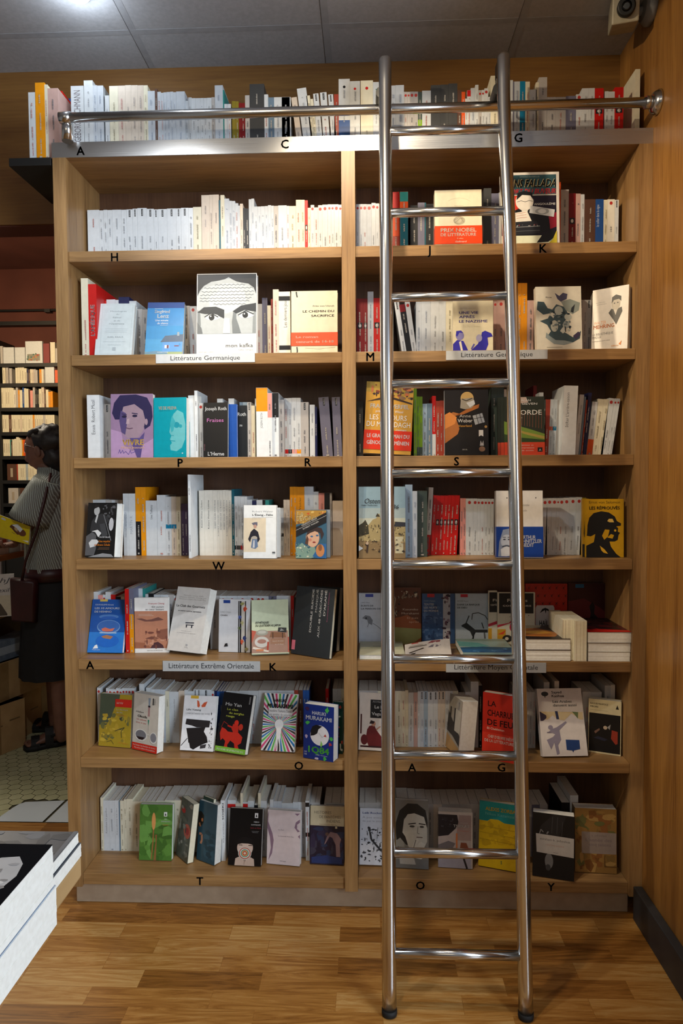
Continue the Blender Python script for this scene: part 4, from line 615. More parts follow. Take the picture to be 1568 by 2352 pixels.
cb('A', .014, (310, 1500), (388, 1499), (307, 1374), 'f0eeea', [('r', 0, .08, .97, .76, 'c08468'), ('p', [(.05, .62), (.2, .63), (.36, .60), (.5, .61), (.7, .65), (.86, .60), (.8, .59), (.5, .57), (.3, .57)], '7a5048'), ('p', [(.45, .08), (.55, .18), (.68, .20), (.82, .14), (.86, .08)], '55363a'), ('p', [(.62, .30), (.75, .42), (.97, .44), (.97, .26), (.8, .24)], '8f5c4a'), ('p', [(.30, .26), (.5, .30), (.72, .26), (.5, .24)], '7a4c42'), ('p', [(0, .08), (0, .2), (.3, .18), (.46, .10), (.46, .08)], 'a4694f'), ('n', .3, .1, .95, .4, '9a6650 d09a80 7a4a40', 22, .03, 12), ('t', .42, .88, .885, .028, 'François Cheng', 'c0404c'), ('t', .50, .87, .82, .035, 'Œil ouvert', '5c5a5e'), ('t', .33, .87, .775, .035, 'et cœur battant', '5c5a5e'), ('r', .12, .70, .52, .706, 'e0c4b0'), ('r', .12, .675, .56, .681, 'e0c4b0'), ('t', .36, .82, .035, .014, 'DESCLÉE DE BROUWER', '6a686a')],
    'white and terracotta cover with misty mountain rocks')
cb('A', .038, (383, 1501), (459, 1510), (409, 1355), 'eceae6', [('t', .22, .82, .86, .02, 'Tanizaki, Inoue, Kafû', 'aaa6a0'), ('t', .10, .92, .83, .02, 'Okamoto Kanoko, Osaragi Jirô', 'aaa6a0'), ('t', .10, .92, .80, .02, 'Yamamoto Dazai Uno Kôda Mizu', 'aaa6a0'), ('t', .06, .93, .685, .038, 'Le Club des Gourmets', '36343a', 'b'), ('t', .14, .84, .615, .022, 'et autres cuisines japonaises', '46444a', 'b'), ('l', [(.42, .44), (.68, .45)], .016, '26283a'), ('l', [(.44, .41), (.68, .415)], .012, '26283a'), ('l', [(.47, .41), (.47, .37)], .02, '26283a'), ('l', [(.63, .415), (.63, .37)], .02, '26283a'), ('t', .34, .64, .31, .014, 'Nouvelles choisies', 'b4b4b6'), ('t', .22, .78, .28, .014, 'et présentées du japonais', 'b4b4b6'), ('t', .52, .62, .06, .02, 'P.O.L', '8a8a90'), ('e', .57, .105, .035, .016, 'b8b8bc')],
    'thick white cover with a small blue bench emblem, leaning')
cb('A', .016, (502, 1498), (574, 1500), (503, 1377), 'd9dadd', [('r', .14, .925, .36, .985, '1d3f8e'), ('t', .05, .38, .74, .035, 'UNO Chiyo', '8a8c90'), ('t', .05, .27, .68, .03, 'OHAN', '26262a', 'b'), ('r', .62, 0, .655, .97, '1a181c'), ('r', .67, 0, .715, .97, '1a181c'), ('r', .83, 0, .865, .97, '1a181c'), ('r', .72, .0, .83, .97, 'cdc6bc')] + [('n', u-.02, v-.01, u+.02, v+.01, c, 7, .028, i) for i, (u, v, c) in enumerate(((.75, .92, 'a8a468 8a8a50'), (.84, .82, 'c0452c d86a48'), (.66, .66, '3a4a86 5a68a0'), (.74, .56, 'a8a070 c8c090'), (.65, .46, '5a6a3c'), (.82, .27, '3a4a86 26306a'), (.74, .20, 'c0452c d86a48'), (.88, .06, 'a8a070')))] + [('p', [(.17, .10), (.21, .16), (.28, .17), (.30, .11)], '26262a')],
    'white cover with dark vertical stripes and scattered flowers')
cb('A', .018, (578, 1508), (664, 1505), (579, 1383), 'd4dfbf', [('r', 0, .02, .98, .42, 'b08a78'), ('p', [(0, .2), (.12, .42), (0, .44)], 'c8604a'), ('e', .28, .39, .16, .055, 'a8a89a'), ('e', .28, .40, .11, .03, 'c8c8bc'), ('e', .27, .22, .19, .10, 'd8d4cc'), ('e', .27, .23, .12, .04, 'b08070'), ('p', [(.48, .30), (.92, .29), (.90, .38), (.52, .40)], '8f6244'), ('p', [(.50, .18), (.88, .16), (.90, .28), (.50, .28)], 'a87e64'), ('r', .56, .28, .58, .39, '3a2418'), ('r', .82, .28, .84, .38, '3a2418'), ('p', [(.70, .40), (.72, .48), (.94, .47), (.94, .38)], '2e302e'), ('p', [(.76, .41), (.79, .46), (.88, .42)], '9a9c9c'), ('l', [(.44, .22), (.42, .02)], .03, 'b8442e'), ('p', [(.02, .10), (.44, .03), (.46, .06), (.04, .14)], 'e8dccc'), ('r', .12, .055, .32, .09, 'd88858'), ('t', .10, .47, .555, .04, 'ESTHÉTIQUES', '2c3230', 'bi'), ('t', .10, .79, .50, .04, 'DU QUOTIDIEN AU JAPON', '2c3230', 'bi'), ('t', .56, .85, .22, .02, 'Sous la direction', 'ecdccc'), ('t', .62, .85, .16, .02, 'de J.-M. Butel', 'ecdccc'), ('r', .97, .02, 1, .3, 'd86a58')],
    'pale green cover with bowls and a wooden box')
cb('A', .026, (700, 1492), (772, 1500), (705, 1348), '2a2d30', [], 'second dark book behind the charcoal cover with vertical lettering', lean=9)
cb('A', .014, (668, 1502), (756, 1516), (684, 1347), '303437', [('T', .34, .97, .47, .05, 'DOUBLE SUICIDE', 'e8e8e6', 'b'), ('T', .64, .97, .58, .05, 'MANQUÉ', 'b8b8b6'), ('T', .28, .97, .69, .05, 'AUX 48 CASCADES', 'e8e8e6', 'b'), ('T', .60, .97, .80, .05, 'D’AKAMÉ', 'e8e8e6', 'b'), ('T', .52, .94, .87, .025, 'Kurumatani Chôkitsu', 'a8587a'), ('r', .0, .06, .09, .20, 'e0788a')],
    'charcoal cover with white vertical lettering and a pink tab', page=page_y, lean=10)
cb('A', .012, (824, .235), (900, .235), (824, 1363), 'c6ccd6', [('r', .20, .925, .44, .985, '3c4aa0'), ('t', .07, .32, .80, .028, 'LAO She', '5c5e66'), ('t', .07, .44, .735, .032, 'ÉCRITS DE', '222228', 'b'), ('t', .07, .92, .675, .032, 'LA MAISON DES RATS', '222228', 'b'), ('p', [(.10, .50), (.2, .56), (.34, .54), (.42, .46), (.40, .36), (.28, .40), (.26, .46)], '7c8088'), ('l', [(.42, .40), (.56, .34), (.7, .26)], .008, '44464e'), ('l', [(.30, .40), (.26, .32)], .008, '44464e'), ('e', .22, .5, .03, .02, '3a3c44')],
    'grey-blue cover with an inked mouse beside the divider', lean=1)
cb('A', .012, (897, .222), (967, .222), (896, 1350), '5c3320', [('p', [(0, 0), (0, .45), (.3, .48), (.55, .52), (1, .36), (1, 0)], '94502a'), ('p', [(.0, .0), (0, .28), (.12, .30), (1, .27), (1, .12), (.8, .04), (.5, 0)], '93945c'), ('p', [(0, .3), (0, .95), (.12, .9), (.1, .5)], '1a2a30'), ('l', [(.04, .95), (.16, .8), (.10, .6), (.2, .5)], .015, 'a8a08a'), ('n', .3, .82, .9, .95, 'c0b8a0 7a6a58 2a1c14', 26, .02, 3), ('n', .0, .45, .3, .9, '8a8474 1a1a18', 14, .02, 4), ('t', .40, .90, .60, .035, 'Kasumiko', 'c8b8a4'), ('t', .36, .92, .53, .035, 'Murakami', 'c8b8a4'), ('t', .54, .90, .45, .035, 'Et puis', 'c8a488'), ('t', .60, .92, .38, .035, 'après', 'c8a488')],
    'brown cover with pale branches above a red hill', lean=1)
cb('A', .012, (969, .232), (1044, .232), (969, 1364), '3a5a8c', [('n', .02, .02, .60, .78, '2c4676 4a6ca0 5c7cae', 60, .035, 21), ('r', .64, 0, .86, 1, 'b4b8c6'), ('n', .64, .05, .86, .98, '3a2c40 6a4a5c 2c2436 8a7a8c', 26, .035, 22), ('r', .16, .93, .38, 1, 'b82c3a'), ('t', .06, .40, .845, .028, 'CHI Zijian', 'a8b8d0'), ('t', .06, .36, .77, .04, 'TOUTES', 'e8ecf2', 'b'), ('t', .06, .46, .705, .04, 'LES NUITS', 'e8ecf2', 'b'), ('t', .06, .50, .64, .04, 'DU MONDE', 'e8ecf2', 'b')],
    'blue wave-patterned cover with a strip of dark figures', lean=1)
cb('A', .012, (1045, .235), (1121, .235), (1046, 1364), 'b8c8da', [('r', .16, .93, .38, .99, 'c02840'), ('t', .06, .40, .84, .028, 'EKUNI Kaori', '6a6e78'), ('t', .06, .74, .765, .032, 'DANS LA BARQUE', '22242a', 'b'), ('t', .06, .36, .705, .032, 'DE DIEU', '22242a', 'b'), ('l', [(.2, .34), (.3, .36), (.42, .56)], .02, '2c3036'), ('p', [(.18, .36), (.34, .42), (.6, .28), (.98, .28), (.98, .22), (.62, .22), (.5, .08), (.56, .08), (.45, .24), (.26, .32)], '2c3036'), ('l', [(.50, .48), (.52, .60), (.7, .62), (.9, .56), (.98, .48)], .016, '3c4046'), ('l', [(.86, .3), (.80, .42)], .02, '2c3036'), ('l', [(.88, .22), (.9, .1)], .03, '5c6066')],
    'pale blue cover with an inked swallow-like bird in flight', lean=1)
FIC = [('r', .04, .60, .96, .985, '18181b'), ('t', .26, .80, .82, .06, 'Fictions', 'e8e6e0', 'b'), ('t', .14, .90, .73, .05, 'coréennes', 'e8e6e0', 'b'), ('r', 0, 0, .22, .3, 'd8a42c'), ('p', [(0, .38), (.3, .42), (.36, .46), (.36, .42), (0, .33)], 'c8304a'), ('e', .52, .34, .20, .12, 'b8284c'), ('p', [(.36, .3), (.68, .3), (.52, .16)], 'b8284c'), ('p', [(0, .2), (.22, .28), (.16, .2)], 'e0502c'), ('e', .26, .12, .13, .07, '2a2624'), ('e', .25, .12, .05, .03, 'e8e0d0'), ('n', .3, .48, .95, .58, '4a6a48 3c3c3c', 8, .008, 2)]
cb('A', .010, (1121, .222), (1141, .222), (1122, 1357), 'dcd8c8', [('r', .1, .6, .99, .97, '18181b'), ('r', 0, 0, .4, .3, 'd8a42c'), ('p', [(0, .38), (1, .44), (1, .38), (0, .33)], 'c8304a'), ('t', .5, .96, .80, .05, 'Fi', 'e8e6e0', 'b'), ('t', .25, .96, .72, .05, 'coré', 'e8e6e0', 'b')], 'cream cover strip with black label, left of its twin', lean=1)
cb('A', .012, (1142, .216), (1228, .216), (1143, 1361), 'dcd8c8', FIC, 'cream cover with black label and a crimson heart, behind the stile', lean=1)
SW = []
for j in range(5):
    for i in range(6):
        u, v = .08+i*.165+(j % 2)*.05, .94-j*.13
        if u > .97: continue
        SW.append(('p', [(u-.05, v+.02), (u, v), (u+.05, v+.03), (u+.015, v-.005), (u+.02, v-.045), (u, v-.02), (u-.02, v-.04), (u-.012, v)], '5a1414'))
cb('A', .012, (1206, .238), (1302, .238), (1206, 1341), 'b8261a', SW + [('p', [(.24, .20), (.24, .60), (.27, .64), (.66, .64), (.69, .60), (.69, .20), (.66, .17), (.27, .17)], 'd2cfd2'), ('p', [(.34, .51), (.40, .58), (.47, .60), (.54, .58), (.62, .51), (.50, .56), (.48, .50), (.46, .56)], '1a1a1e'), ('t', .33, .60, .30, .09, 'HAÏLÉ', '1a1a1e', 'b'), ('t', .33, .62, .25, .03, 'LA RÉPUBLIQUE', '6a686c'), ('t', .40, .60, .205, .03, 'D’EUPHORIE', '6a686c')],
    'red cover with black swallows and a white framed label', lean=1)
cb('A', .012, (1304, .238), (1394, .238), (1304, 1340), '3c1014', [('p', [(0, .1), (0, .7), (.4, .75), (.8, .6), (1, .5), (1, .1)], '641a1e'), ('p', [(.52, .32), (.58, .5), (.54, .62), (.62, .70), (.68, .62), (.66, .5), (.86, .36), (.95, .22), (.5, .2)], '120a0e'), ('r', .18, .925, .40, .985, '1c6a9a'), ('t', .06, .34, .44, .03, 'BI Feiyu', '8c6460'), ('t', .06, .76, .34, .04, 'DON QUICHOTTE', 'b0a8a4', 'b'), ('t', .06, .76, .27, .03, 'SUR LE YANGTSÉ', 'b0a8a4', 'b')],
    'dark red cover with a black silhouette, back right of the shelf', lean=1)
# --- sixth shelf
cb('O', .02, (226, 1714), (299, 1720), (231, 1594), 'a88f2a', [('p', [(0, .40), (0, 1), (.62, 1), (.6, .88), (.45, .72), (.36, .55), (.22, .40)], '4a5442'), ('n', .05, .1, .95, .6, 'b89a34 8c7c34 c4a83c 6a6a3c', 40, .05, 31), ('r', .48, .76, 1, .91, 'c8281c'), ('t', .53, .72, .82, .035, 'LU YU', 'f0e4d8', 'b'), ('t', .53, .88, .70, .03, 'Le classique', 'e0d8b0', 'b'), ('t', .53, .72, .645, .03, 'du thé', 'e0d8b0', 'b'), ('l', [(.55, .61), (.85, .60)], .005, 'c8581c'), ('l', [(.5, .30), (.8, .38), (.7, .30), (.72, .18)], .012, '4a4a30'), ('l', [(.25, .08), (.4, .12), (.48, .05)], .008, '4a4a30'), ('p', [(.62, .54), (.72, .58), (.70, .50)], '3c4236'), ('l', [(.62, .09), (.92, .07)], .005, 'c8682c')],
    'mottled olive-yellow cover with a red author box')
cb('O', .03, (303, 1721), (360, 1734), (312, 1592), 'd2cdc2', [('p', [(.58, .94), (.68, .95), (.65, .80), (.60, .80)], '8a98a8'), ('r', .58, .78, .67, .81, '24202a'), ('p', [(.58, .62), (.66, .62), (.66, .78), (.59, .78)], 'b08888'), ('p', [(.59, .56), (.65, .56), (.63, .46), (.62, .46)], '2c8a72'), ('l', [(.62, .47), (.625, .32)], .004, '8a8a88'), ('T', .84, .94, .86, .035, 'POINTS', '1c1c20', 'b'), ('r', .76, .83, .80, .95, '1c1c20'), ('t', .12, .42, .66, .032, 'Hideo', '4a4848'), ('t', .18, .56, .58, .045, 'Okuda', '3a3838', 'b'), ('t', .14, .54, .53, .028, 'Un yakuza', 'c05a5a'), ('t', .12, .54, .475, .028, 'chez le psy', 'c05a5a'), ('e', .34, .27, .25, .105, 'e6e6e2'), ('e', .34, .275, .21, .085, '7a7c84'), ('p', [(.16, .24), (.50, .24), (.42, .19), (.26, .19)], '2a1c20'), ('e', .84, .26, .15, .10, 'e6e6e2'), ('e', .84, .265, .12, .08, '8a8c94'), ('l', [(.56, .30), (.72, .30)], .012, 'e6e6e2'), ('r', 0, 0, 1, .125, 'd8301f'), ('t', .05, .95, .075, .025, 'Par l’auteur des Remèdes du docteur', 'f4e8e2', 'b'), ('t', .10, .92, .03, .025, 'Plus d’un million d’exemplaires', 'f4e8e2', 'b')],
    'grey-white cover with syringe and aviator sunglasses, red foot', spine='d8d4ca', lean=5)
cb('O', .016, (413, 1726), (489, 1730), (424, 1600), 'eeeef0', [('r', .20, .945, .44, 1, 'dcb23a'), ('p', [(.40, .92), (.46, .90), (.50, .82), (.47, .78), (.42, .80)], 'd8603c'), ('p', [(.72, .90), (.62, .88), (.54, .82), (.56, .79), (.66, .80)], 'd8603c'), ('t', .10, .54, .725, .032, 'LIN Yutang', '26262a', 'b'), ('t', .09, .82, .655, .03, 'L’IMPORTANCE DE VIVRE', '77777c'), ('p', [(.10, .47), (.12, .57), (.85, .55), (.83, .43), (.45, .42), (.3, .45)], '2a2628'), ('p', [(.14, .40), (.72, .43), (.68, .35), (.78, .26), (.82, .16), (.6, .10), (.4, .02), (.26, .06), (.22, .2)], '1e1a1c'), ('p', [(.6, .10), (.78, .13), (.76, .06), (.6, .04)], '3c383c'), ('l', [(.02, .08), (.2, .22)], .012, '2a2628'), ('p', [(.10, .06), (.16, .13), (.26, .14), (.30, .05)], 'e8e8ea'), ('n', .86, .05, .94, .72, '3a383c', 34, .012, 9)],
    'white cover with an orange butterfly over a black brush stroke')
cb('O', .022, (493, 1729), (562, 1740), (516, 1594), '151214', [('t', .12, .66, .775, .055, 'Mo Yan', 'ecebe8', 'b'), ('t', .20, .56, .70, .038, 'Le clan', 'c6cc48'), ('t', .28, .78, .64, .038, 'du sorgho', 'c6cc48'), ('t', .20, .48, .585, .038, 'rouge', 'c6cc48'), ('r', .88, .83, .94, .97, '3a383a'), ('T', .84, .96, .93, .04, 'POINTS', 'd0d0d0'), ('e', .58, .50, .07, .05, 'c82c1c'), ('p', [(.44, .40), (.48, .48), (.66, .46), (.68, .34), (.56, .30)], 'b8281a'), ('e', .74, .44, .07, .055, 'b4301f'), ('p', [(.08, .30), (.12, .40), (.24, .38), (.34, .34), (.7, .34), (.84, .28), (.82, .18), (.72, .14), (.80, .06), (.66, .04), (.60, .16), (.46, .20), (.38, .12), (.42, .05), (.28, .06), (.30, .18), (.20, .22), (.14, .18)], 'c02c1c'), ('l', [(.10, .40), (.16, .50), (.30, .46)], .008, 'a8281a'), ('l', [(.30, .44), (.46, .42)], .025, 'b8281a'), ('r', 0, 0, 1, .085, '7cb63a'), ('t', .06, .94, .025, .03, 'PRIX NOBEL DE LITTÉRATURE 2012', 'eef6e2', 'b')],
    'black cover with a red rider on a mule and green foot')
RAY = []
rc = 'd8447c 2c2226 1c74b8 5cbc4c'.split()
for i in range(44):
    a0_, a1_ = 6.2832*i/44, 6.2832*(i+.5)/44
    def hit(t):
        dx, dy = math.cos(t), math.sin(t)/1.5
        k = min([(.995-.5)/dx if dx > 0 else (.005-.5)/dx if dx else 9, (.995-.46)/dy if dy > 0 else (.005-.46)/dy if dy else 9])
        return (.5+dx*k, .46+dy*k)
    RAY.append(('p', [(.5+.10*math.cos(a0_), .46+.075*math.sin(a0_)), hit(a0_), hit(a1_), (.5+.10*math.cos(a1_), .46+.075*math.sin(a1_))], rc[i % 4]))
cb('O', .014, (599, 1726), (676, 1731), (608, 1594), 'f0f0f0', RAY + [('r', .16, .60, .88, .74, 'f0f0f0'), ('e', .5, .46, .13, .09, 'f0f0f0'), ('p', [(.42, .44), (.58, .44), (.56, .2), (.58, 0), (.5, .22), (.42, 0), (.44, .2)], 'f0f0f0'), ('t', .30, .68, .85, .055, 'HARUKI', '16161a', 'b'), ('t', .12, .88, .745, .075, 'MURAKAMI', '16161a', 'b'), ('t', .14, .86, .675, .045, 'L’incolore Tsukuru Tazaki', '6a6a70'), ('t', .10, .92, .61, .045, 'et ses années de pèlerinage', '6a6a70')],
    'white cover with multicoloured rays bursting from a white figure')
cb('O', .012, (765, .06), (787, .055), (768, 1612), '1a4038', [('n', .1, .05, .95, .95, 'c8c8c0 b8483c', 12, .03, 5)], 'dark green spotted book edge beside the divider', lean=2)
cb('O', .038, (696, 1741), (765, 1753), (695, 1617), '16307e', [('t', .28, .73, .82, .065, 'HARUKI', 'ecf0f6', 'b'), ('t', .07, .93, .72, .075, 'MURAKAMI', 'ecf0f6', 'b'), ('e', .54, .45, .31, .185, 'e6e6ea'), ('p', [(.24, .42), (.24, .52), (.30, .60), (.42, .64), (.62, .62), (.5, .56), (.46, .48), (.36, .44)], '15181e'), ('l', [(.50, .50), (.62, .42), (.72, .47)], .006, '8a8a90'), ('p', [(.68, .44), (.77, .44), (.725, .49)], 'b83a34'), ('t', .17, .86, .12, .12, '1Q84', '62d048', 'b'), ('t', .42, .80, .08, .018, 'LIVRE 1 Avril-Juin', 'c8d0e4'), ('t', .04, .12, .105, .03, '10', 'e8ecf4', 'b'), ('t', .04, .12, .06, .03, '18', 'e8ecf4', 'b')] + [('n', u-.02, v-.01, u+.02, v+.01, c, 5, .03, i) for i, (u, v, c) in enumerate(((.14, .66, '48b050'), (.78, .92, '48b050'), (.10, .40, 'b8a8c8'), (.92, .42, '48b050'), (.88, .32, 'b03848'), (.45, .02, 'c8c0d8'), (.72, .03, '48b050'), (.60, .29, '8ac868'), (.12, .92, '3c2048')))],
    'thick dark-blue cover with white moon face and green numerals', lean=3)
cb('O', .016, (823, 1724), (903, 1729), (826, 1592), 'e0d4c8', [('r', .32, .56, 1, .88, '18181b'), ('t', .38, .92, .83, .035, 'Al-Hamadhanî', 'a0a0a2'), ('t', .44, .90, .73, .055, 'Le Livre', 'ecebe8', 'b'), ('t', .60, .68, .68, .03, 'des', 'ecebe8'), ('t', .36, .98, .61, .055, 'Vagabonds', 'ecebe8', 'b'), ('r', .04, .28, .08, .62, '4a1c18'), ('p', [(.24, .36), (.30, .42), (.44, .44), (.5, .36), (.66, .24), (.74, .16), (.8, .06), (.3, .06), (.2, .2)], '6a1f22'), ('e', .42, .46, .06, .045, 'c08a70'), ('p', [(.30, .46), (.34, .52), (.46, .50), (.42, .46)], '2a1418'), ('e', .16, .18, .10, .09, '5a1a1e'), ('l', [(.5, .36), (.62, .42)], .02, 'c08a70'), ('p', [(.05, .05), (.9, .05), (.9, .08), (.05, .08)], '3a1416')],
    'pink-white cover with black label and a crouching maroon figure')
cb('O', .055, (1021, .125), (1051, .030), (1022, 1593), '9a958c', [('p', [(0, .32), (0, .72), (.3, .60), (.6, .50), (1, .36), (1, .18), (.5, .28)], '2c2a2a'), ('l', [(.25, .6), (.25, .78)], .05, '1c1a1c'), ('l', [(.55, .5), (.55, .80)], .05, '1c1a1c'), ('T', .82, .95, .85, .08, 'POCHE', '2c3c70'), ('p', [(0, 0), (0, .28), (1, .14), (1, 0)], 'b08c5c'), ('r', .6, .4, 1, .8, 'b4b0a8')],
    'fat paperback turned sideways showing its page edges, over letter A', lean=5)
cb('O', .028, (1106, 1741), (1180, 1756), (1109, 1590), 'b8281c', [('t', .16, .42, .80, .085, 'LA', '44181a', 'b'), ('t', .15, .98, .655, .095, 'CHARRUE', '44181a', 'b'), ('t', .15, .95, .515, .095, 'DE FEU', '44181a', 'b'), ('t', .15, .68, .45, .035, 'Eli Chekhtman', 'ecd4cc'), ('r', 0, 0, 1, .40, 'd03220'), ('t', .18, .99, .325, .045, 'CHEF D’ŒUVRE INÉDIT', 'f0e4dc', 'b'), ('t', .08, .98, .26, .045, 'DE LA LITTÉRATURE', 'f0e4dc', 'b')],
    'large red book with dark lettering left of the right stile', lean=3)
cb('O', .022, (1246, 1743), (1350, 1741), (1232, 1587), 'dcd6d4', [('e', .17, .92, .08, .035, '2c3034'), ('r', .16, .865, .18, .91, '2c3034'), ('t', .32, .55, .925, .04, 'Sayed', '26262a', 'b'), ('t', .32, .60, .87, .04, 'Kashua', '26262a', 'b'), ('t', .33, .76, .785, .04, 'Les Arabes', '6e7070', 'b'), ('t', .33, .86, .73, .04, 'dansent aussi', '6e7070', 'b'), ('p', [(.02, .54), (.02, .66), (.98, .64), (.98, .53), (.9, .53), (.82, .58), (.72, .62), (.62, .56), (.55, .52), (.4, .54), (.3, .6), (.18, .54)], 'd8c49a'), ('p', [(.02, .52), (.02, .66), (.16, .6), (.16, .56), (.08, .52)], '3a3248'), ('p', [(.36, .66), (.42, .66), (.44, .54), (.38, .54)], '2c3658'), ('p', [(.74, .65), (.88, .64), (.86, .54), (.8, .6)], '6a7850'), ('e', .23, .42, .055, .035, '8e889c'), ('p', [(.26, .40), (.36, .42), (.58, .51), (.60, .49), (.42, .38), (.44, .24), (.36, .16), (.38, .04), (.32, .02), (.28, .2), (.20, .10), (.12, .24), (.26, .28), (.32, .32), (.26, .34), (.14, .36), (.14, .34)], '8e889c'), ('p', [(.54, .09), (.54, .24), (.84, .23), (.84, .10), (.70, .08), (.68, .05), (.66, .08)], '24427a')],
    'pale cover with a violet dancer silhouette and torn paper strip')
cb('O', .022, (1350, 1727), (1425, 1738), (1341, 1604), 'd8cca4', [('r', .02, .03, .98, .74, '0f0f12'), ('t', .05, .60, .90, .035, 'NAGUIB MAHFOUZ', '6a6048', 'b'), ('t', .05, .30, .845, .03, 'MIROIRS', '3a3428', 'b'), ('r', .05, .795, .6, .80, 'a49a78'), ('p', [(.83, .85), (.93, .85), (.88, .93)], '26241e'), ('p', [(.18, .40), (.34, .47), (.36, .44), (.22, .36)], '7a5c50'), ('e', .52, .49, .06, .035, 'c8b49c'), ('p', [(.58, .5), (.68, .56), (.66, .46)], 'a0a0a0'), ('p', [(.70, .30), (.72, .46), (.90, .44), (.90, .22), (.84, .20)], '9c3828'), ('p', [(.16, .28), (.3, .32), (.6, .28), (.5, .24)], '24283c')],
    'black painting cover with cream header at the shelf’s right end', page=page_m)
# --- bottom shelf
cb('T', .02, (319, 1977), (394, 1979), (322, 1849), '4f7c34', [('n', .02, .02, .98, .98, '5c8c3c 44702c 689a48 3e6628', 36, .12, 41), ('p', [(.44, .0), (.50, .34), (.48, .46), (.54, .46), (.53, .34), (.52, 0)], '8a6238'), ('l', [(.38, .02), (.42, .34), (.43, .56)], .022, '96683a'), ('e', .43, .70, .06, .155, 'd89858'), ('r', .74, .79, .84, .87, 'e8ece4'), ('p', [(.76, .805), (.82, .805), (.79, .855)], '26302a'), ('t', .75, .83, .735, .02, 'AKI', 'dce4d4'), ('t', .66, .93, .69, .024, 'SHIMAZAKI', 'dce4d4', 'b'), ('t', .70, .88, .63, .022, 'Tsubaki', 'c8803c')],
    'green cover with a thin brown-stemmed orange flower bud')
cb('T', .022, (404, 1964), (430, 1987), (401, 1831), '5a6258', [('e', .25, .80, .16, .05, 'c82c24'), ('e', .70, .50, .28, .12, 'c86a54'), ('e', .72, .50, .14, .06, 'b82c2c'), ('n', .05, .05, .95, .95, '6f786c 8a928a 4a5248 a8aca4', 26, .05, 14)],
    'grey-green poppy cover turned sideways, cream pages showing', page=page_y, lean=8)
cb('T', .012, (455, 1974), (478, 1985), (436, 1829), '2c4438', [], 'dark cover edge behind the teal book on the bottom shelf', page=page_y, lean=8)
cb('T', .032, (451, 1975), (492, 1991), (452, 1839), '31505e', [('p', [(.0, .55), (0, .80), (.12, .82), (.30, .76), (.28, .64), (.14, .56)], '2a2620'), ('e', .20, .68, .05, .03, 'c07848'), ('l', [(.08, .44), (.22, .44), (.24, .34), (.18, .28)], .04, 'c08868'), ('l', [(.05, .62), (.12, .56)], .03, 'b87a50'), ('n', .3, .1, .9, .5, '3a5c6c 294450', 18, .06, 15)],
    'teal cover with a bird head, its pages facing right', lean=6)
cb('T', .016, (523, 1989), (599, 1993), (529, 1858), '0e0e10', [('r', .76, .84, .86, .925, 'e8e8e8'), ('p', [(.78, .855), (.84, .855), (.81, .91)], '1a1a1c'), ('t', .74, .90, .755, .026, 'MIEKO', 'dcdcdc', 'b'), ('t', .66, .94, .705, .026, 'KAWAKAMI', 'dcdcdc', 'b'), ('t', .64, .96, .65, .026, 'Seins et Œufs', '96343c'), ('r', .68, .60, .90, .604, '8a8a8c'), ('r', .70, .58, .88, .584, '8a8a8c'), ('p', [(.20, 0), (.22, .12), (.32, .15), (.46, .12), (.5, .04), (.54, .12), (.68, .15), (.78, .12), (.80, 0)], 'c8b0a0'), ('e', .50, .31, .24, .145, 'd0b8aa'), ('p', [(.24, .36), (.26, .46), (.40, .50), (.60, .50), (.74, .46), (.77, .36), (.60, .385), (.40, .385)], '0c0b0e'), ('l', [(.30, .355), (.42, .355)], .012, '1a1416'), ('l', [(.60, .355), (.72, .355)], .012, '1a1416'), ('e', .50, .215, .20, .115, 'c8c8c0'), ('e', .50, .215, .175, .10, 'b84a3c'), ('e', .50, .215, .15, .085, 'd8d4c4'), ('e', .50, .215, .12, .068, '3c8a8c'), ('e', .50, .215, .095, .054, 'dcb06a'), ('e', .50, .215, .07, .04, 'b84a3c'), ('e', .5, .215, .04, .022, 'e0c8b0'), ('l', [(.5, .10), (.49, .02)], .02, 'b09888')],
    'black cover of a woman behind a swirling lollipop')
cb('T', .02, (612, 1985), (688, 1992), (615, 1861), 'dccfd2', [('p', [(0, .05), (.0, .90), (.03, .98), (.02, .78), (.16, .56), (.20, .44), (.16, .2), (.05, .06), (.12, .3), (.08, .5), (0, .66)], '8e7488'), ('p', [(.82, .96), (.98, .97), (.9, .92)], '8e7488'), ('p', [(.98, .86), (.86, .80), (.82, .70), (.92, .62), (.99, .64), (.90, .68), (.90, .76), (.98, .80)], '8e7488'), ('p', [(.99, .58), (.93, .54), (.99, .50)], '8e7488'), ('t', .33, .50, .63, .028, 'Lu Xun', '8a8088'), ('t', .33, .80, .515, .028, 'Le Journal d’un fou', '8a8088'), ('t', .40, .58, .06, .018, 'Sillage', '6a6670')],
    'pale pink cover with mauve scrolls at both sides')
cb('T', .018, (711, 1986), (789, 1990), (713, 1852), '2c2438', [('r', 0, .66, 1, 1, 'ccc0a0'), ('t', .12, .62, .865, .05, 'HISTOIRES', '6a6458'), ('t', .27, .90, .79, .05, 'DE FANTÔMES', '6a6458'), ('t', .48, .90, .72, .05, 'INDIENS.', '6a6458'), ('t', .28, .76, .675, .018, 'Rabindranath Tagore', '8a6a48'), ('n', .02, .02, .98, .62, '241c2c 3c3848 342c44 2c3450', 40, .08, 51), ('p', [(.50, .48), (.60, .56), (.80, .54), (.92, .44), (.88, .36), (.90, .14), (.78, .14), (.76, .34), (.66, .46), (.58, .48), (.46, .36), (.42, .34)], '8f7478'), ('e', .50, .52, .05, .03, '6a5048'), ('p', [(.05, .02), (.95, .02), (.95, .12), (.5, .16), (.05, .12)], '2c3868'), ('r', .74, .62, .80, .66, 'ccc0a0')],
    'cover with beige title header above a bent pale nude')
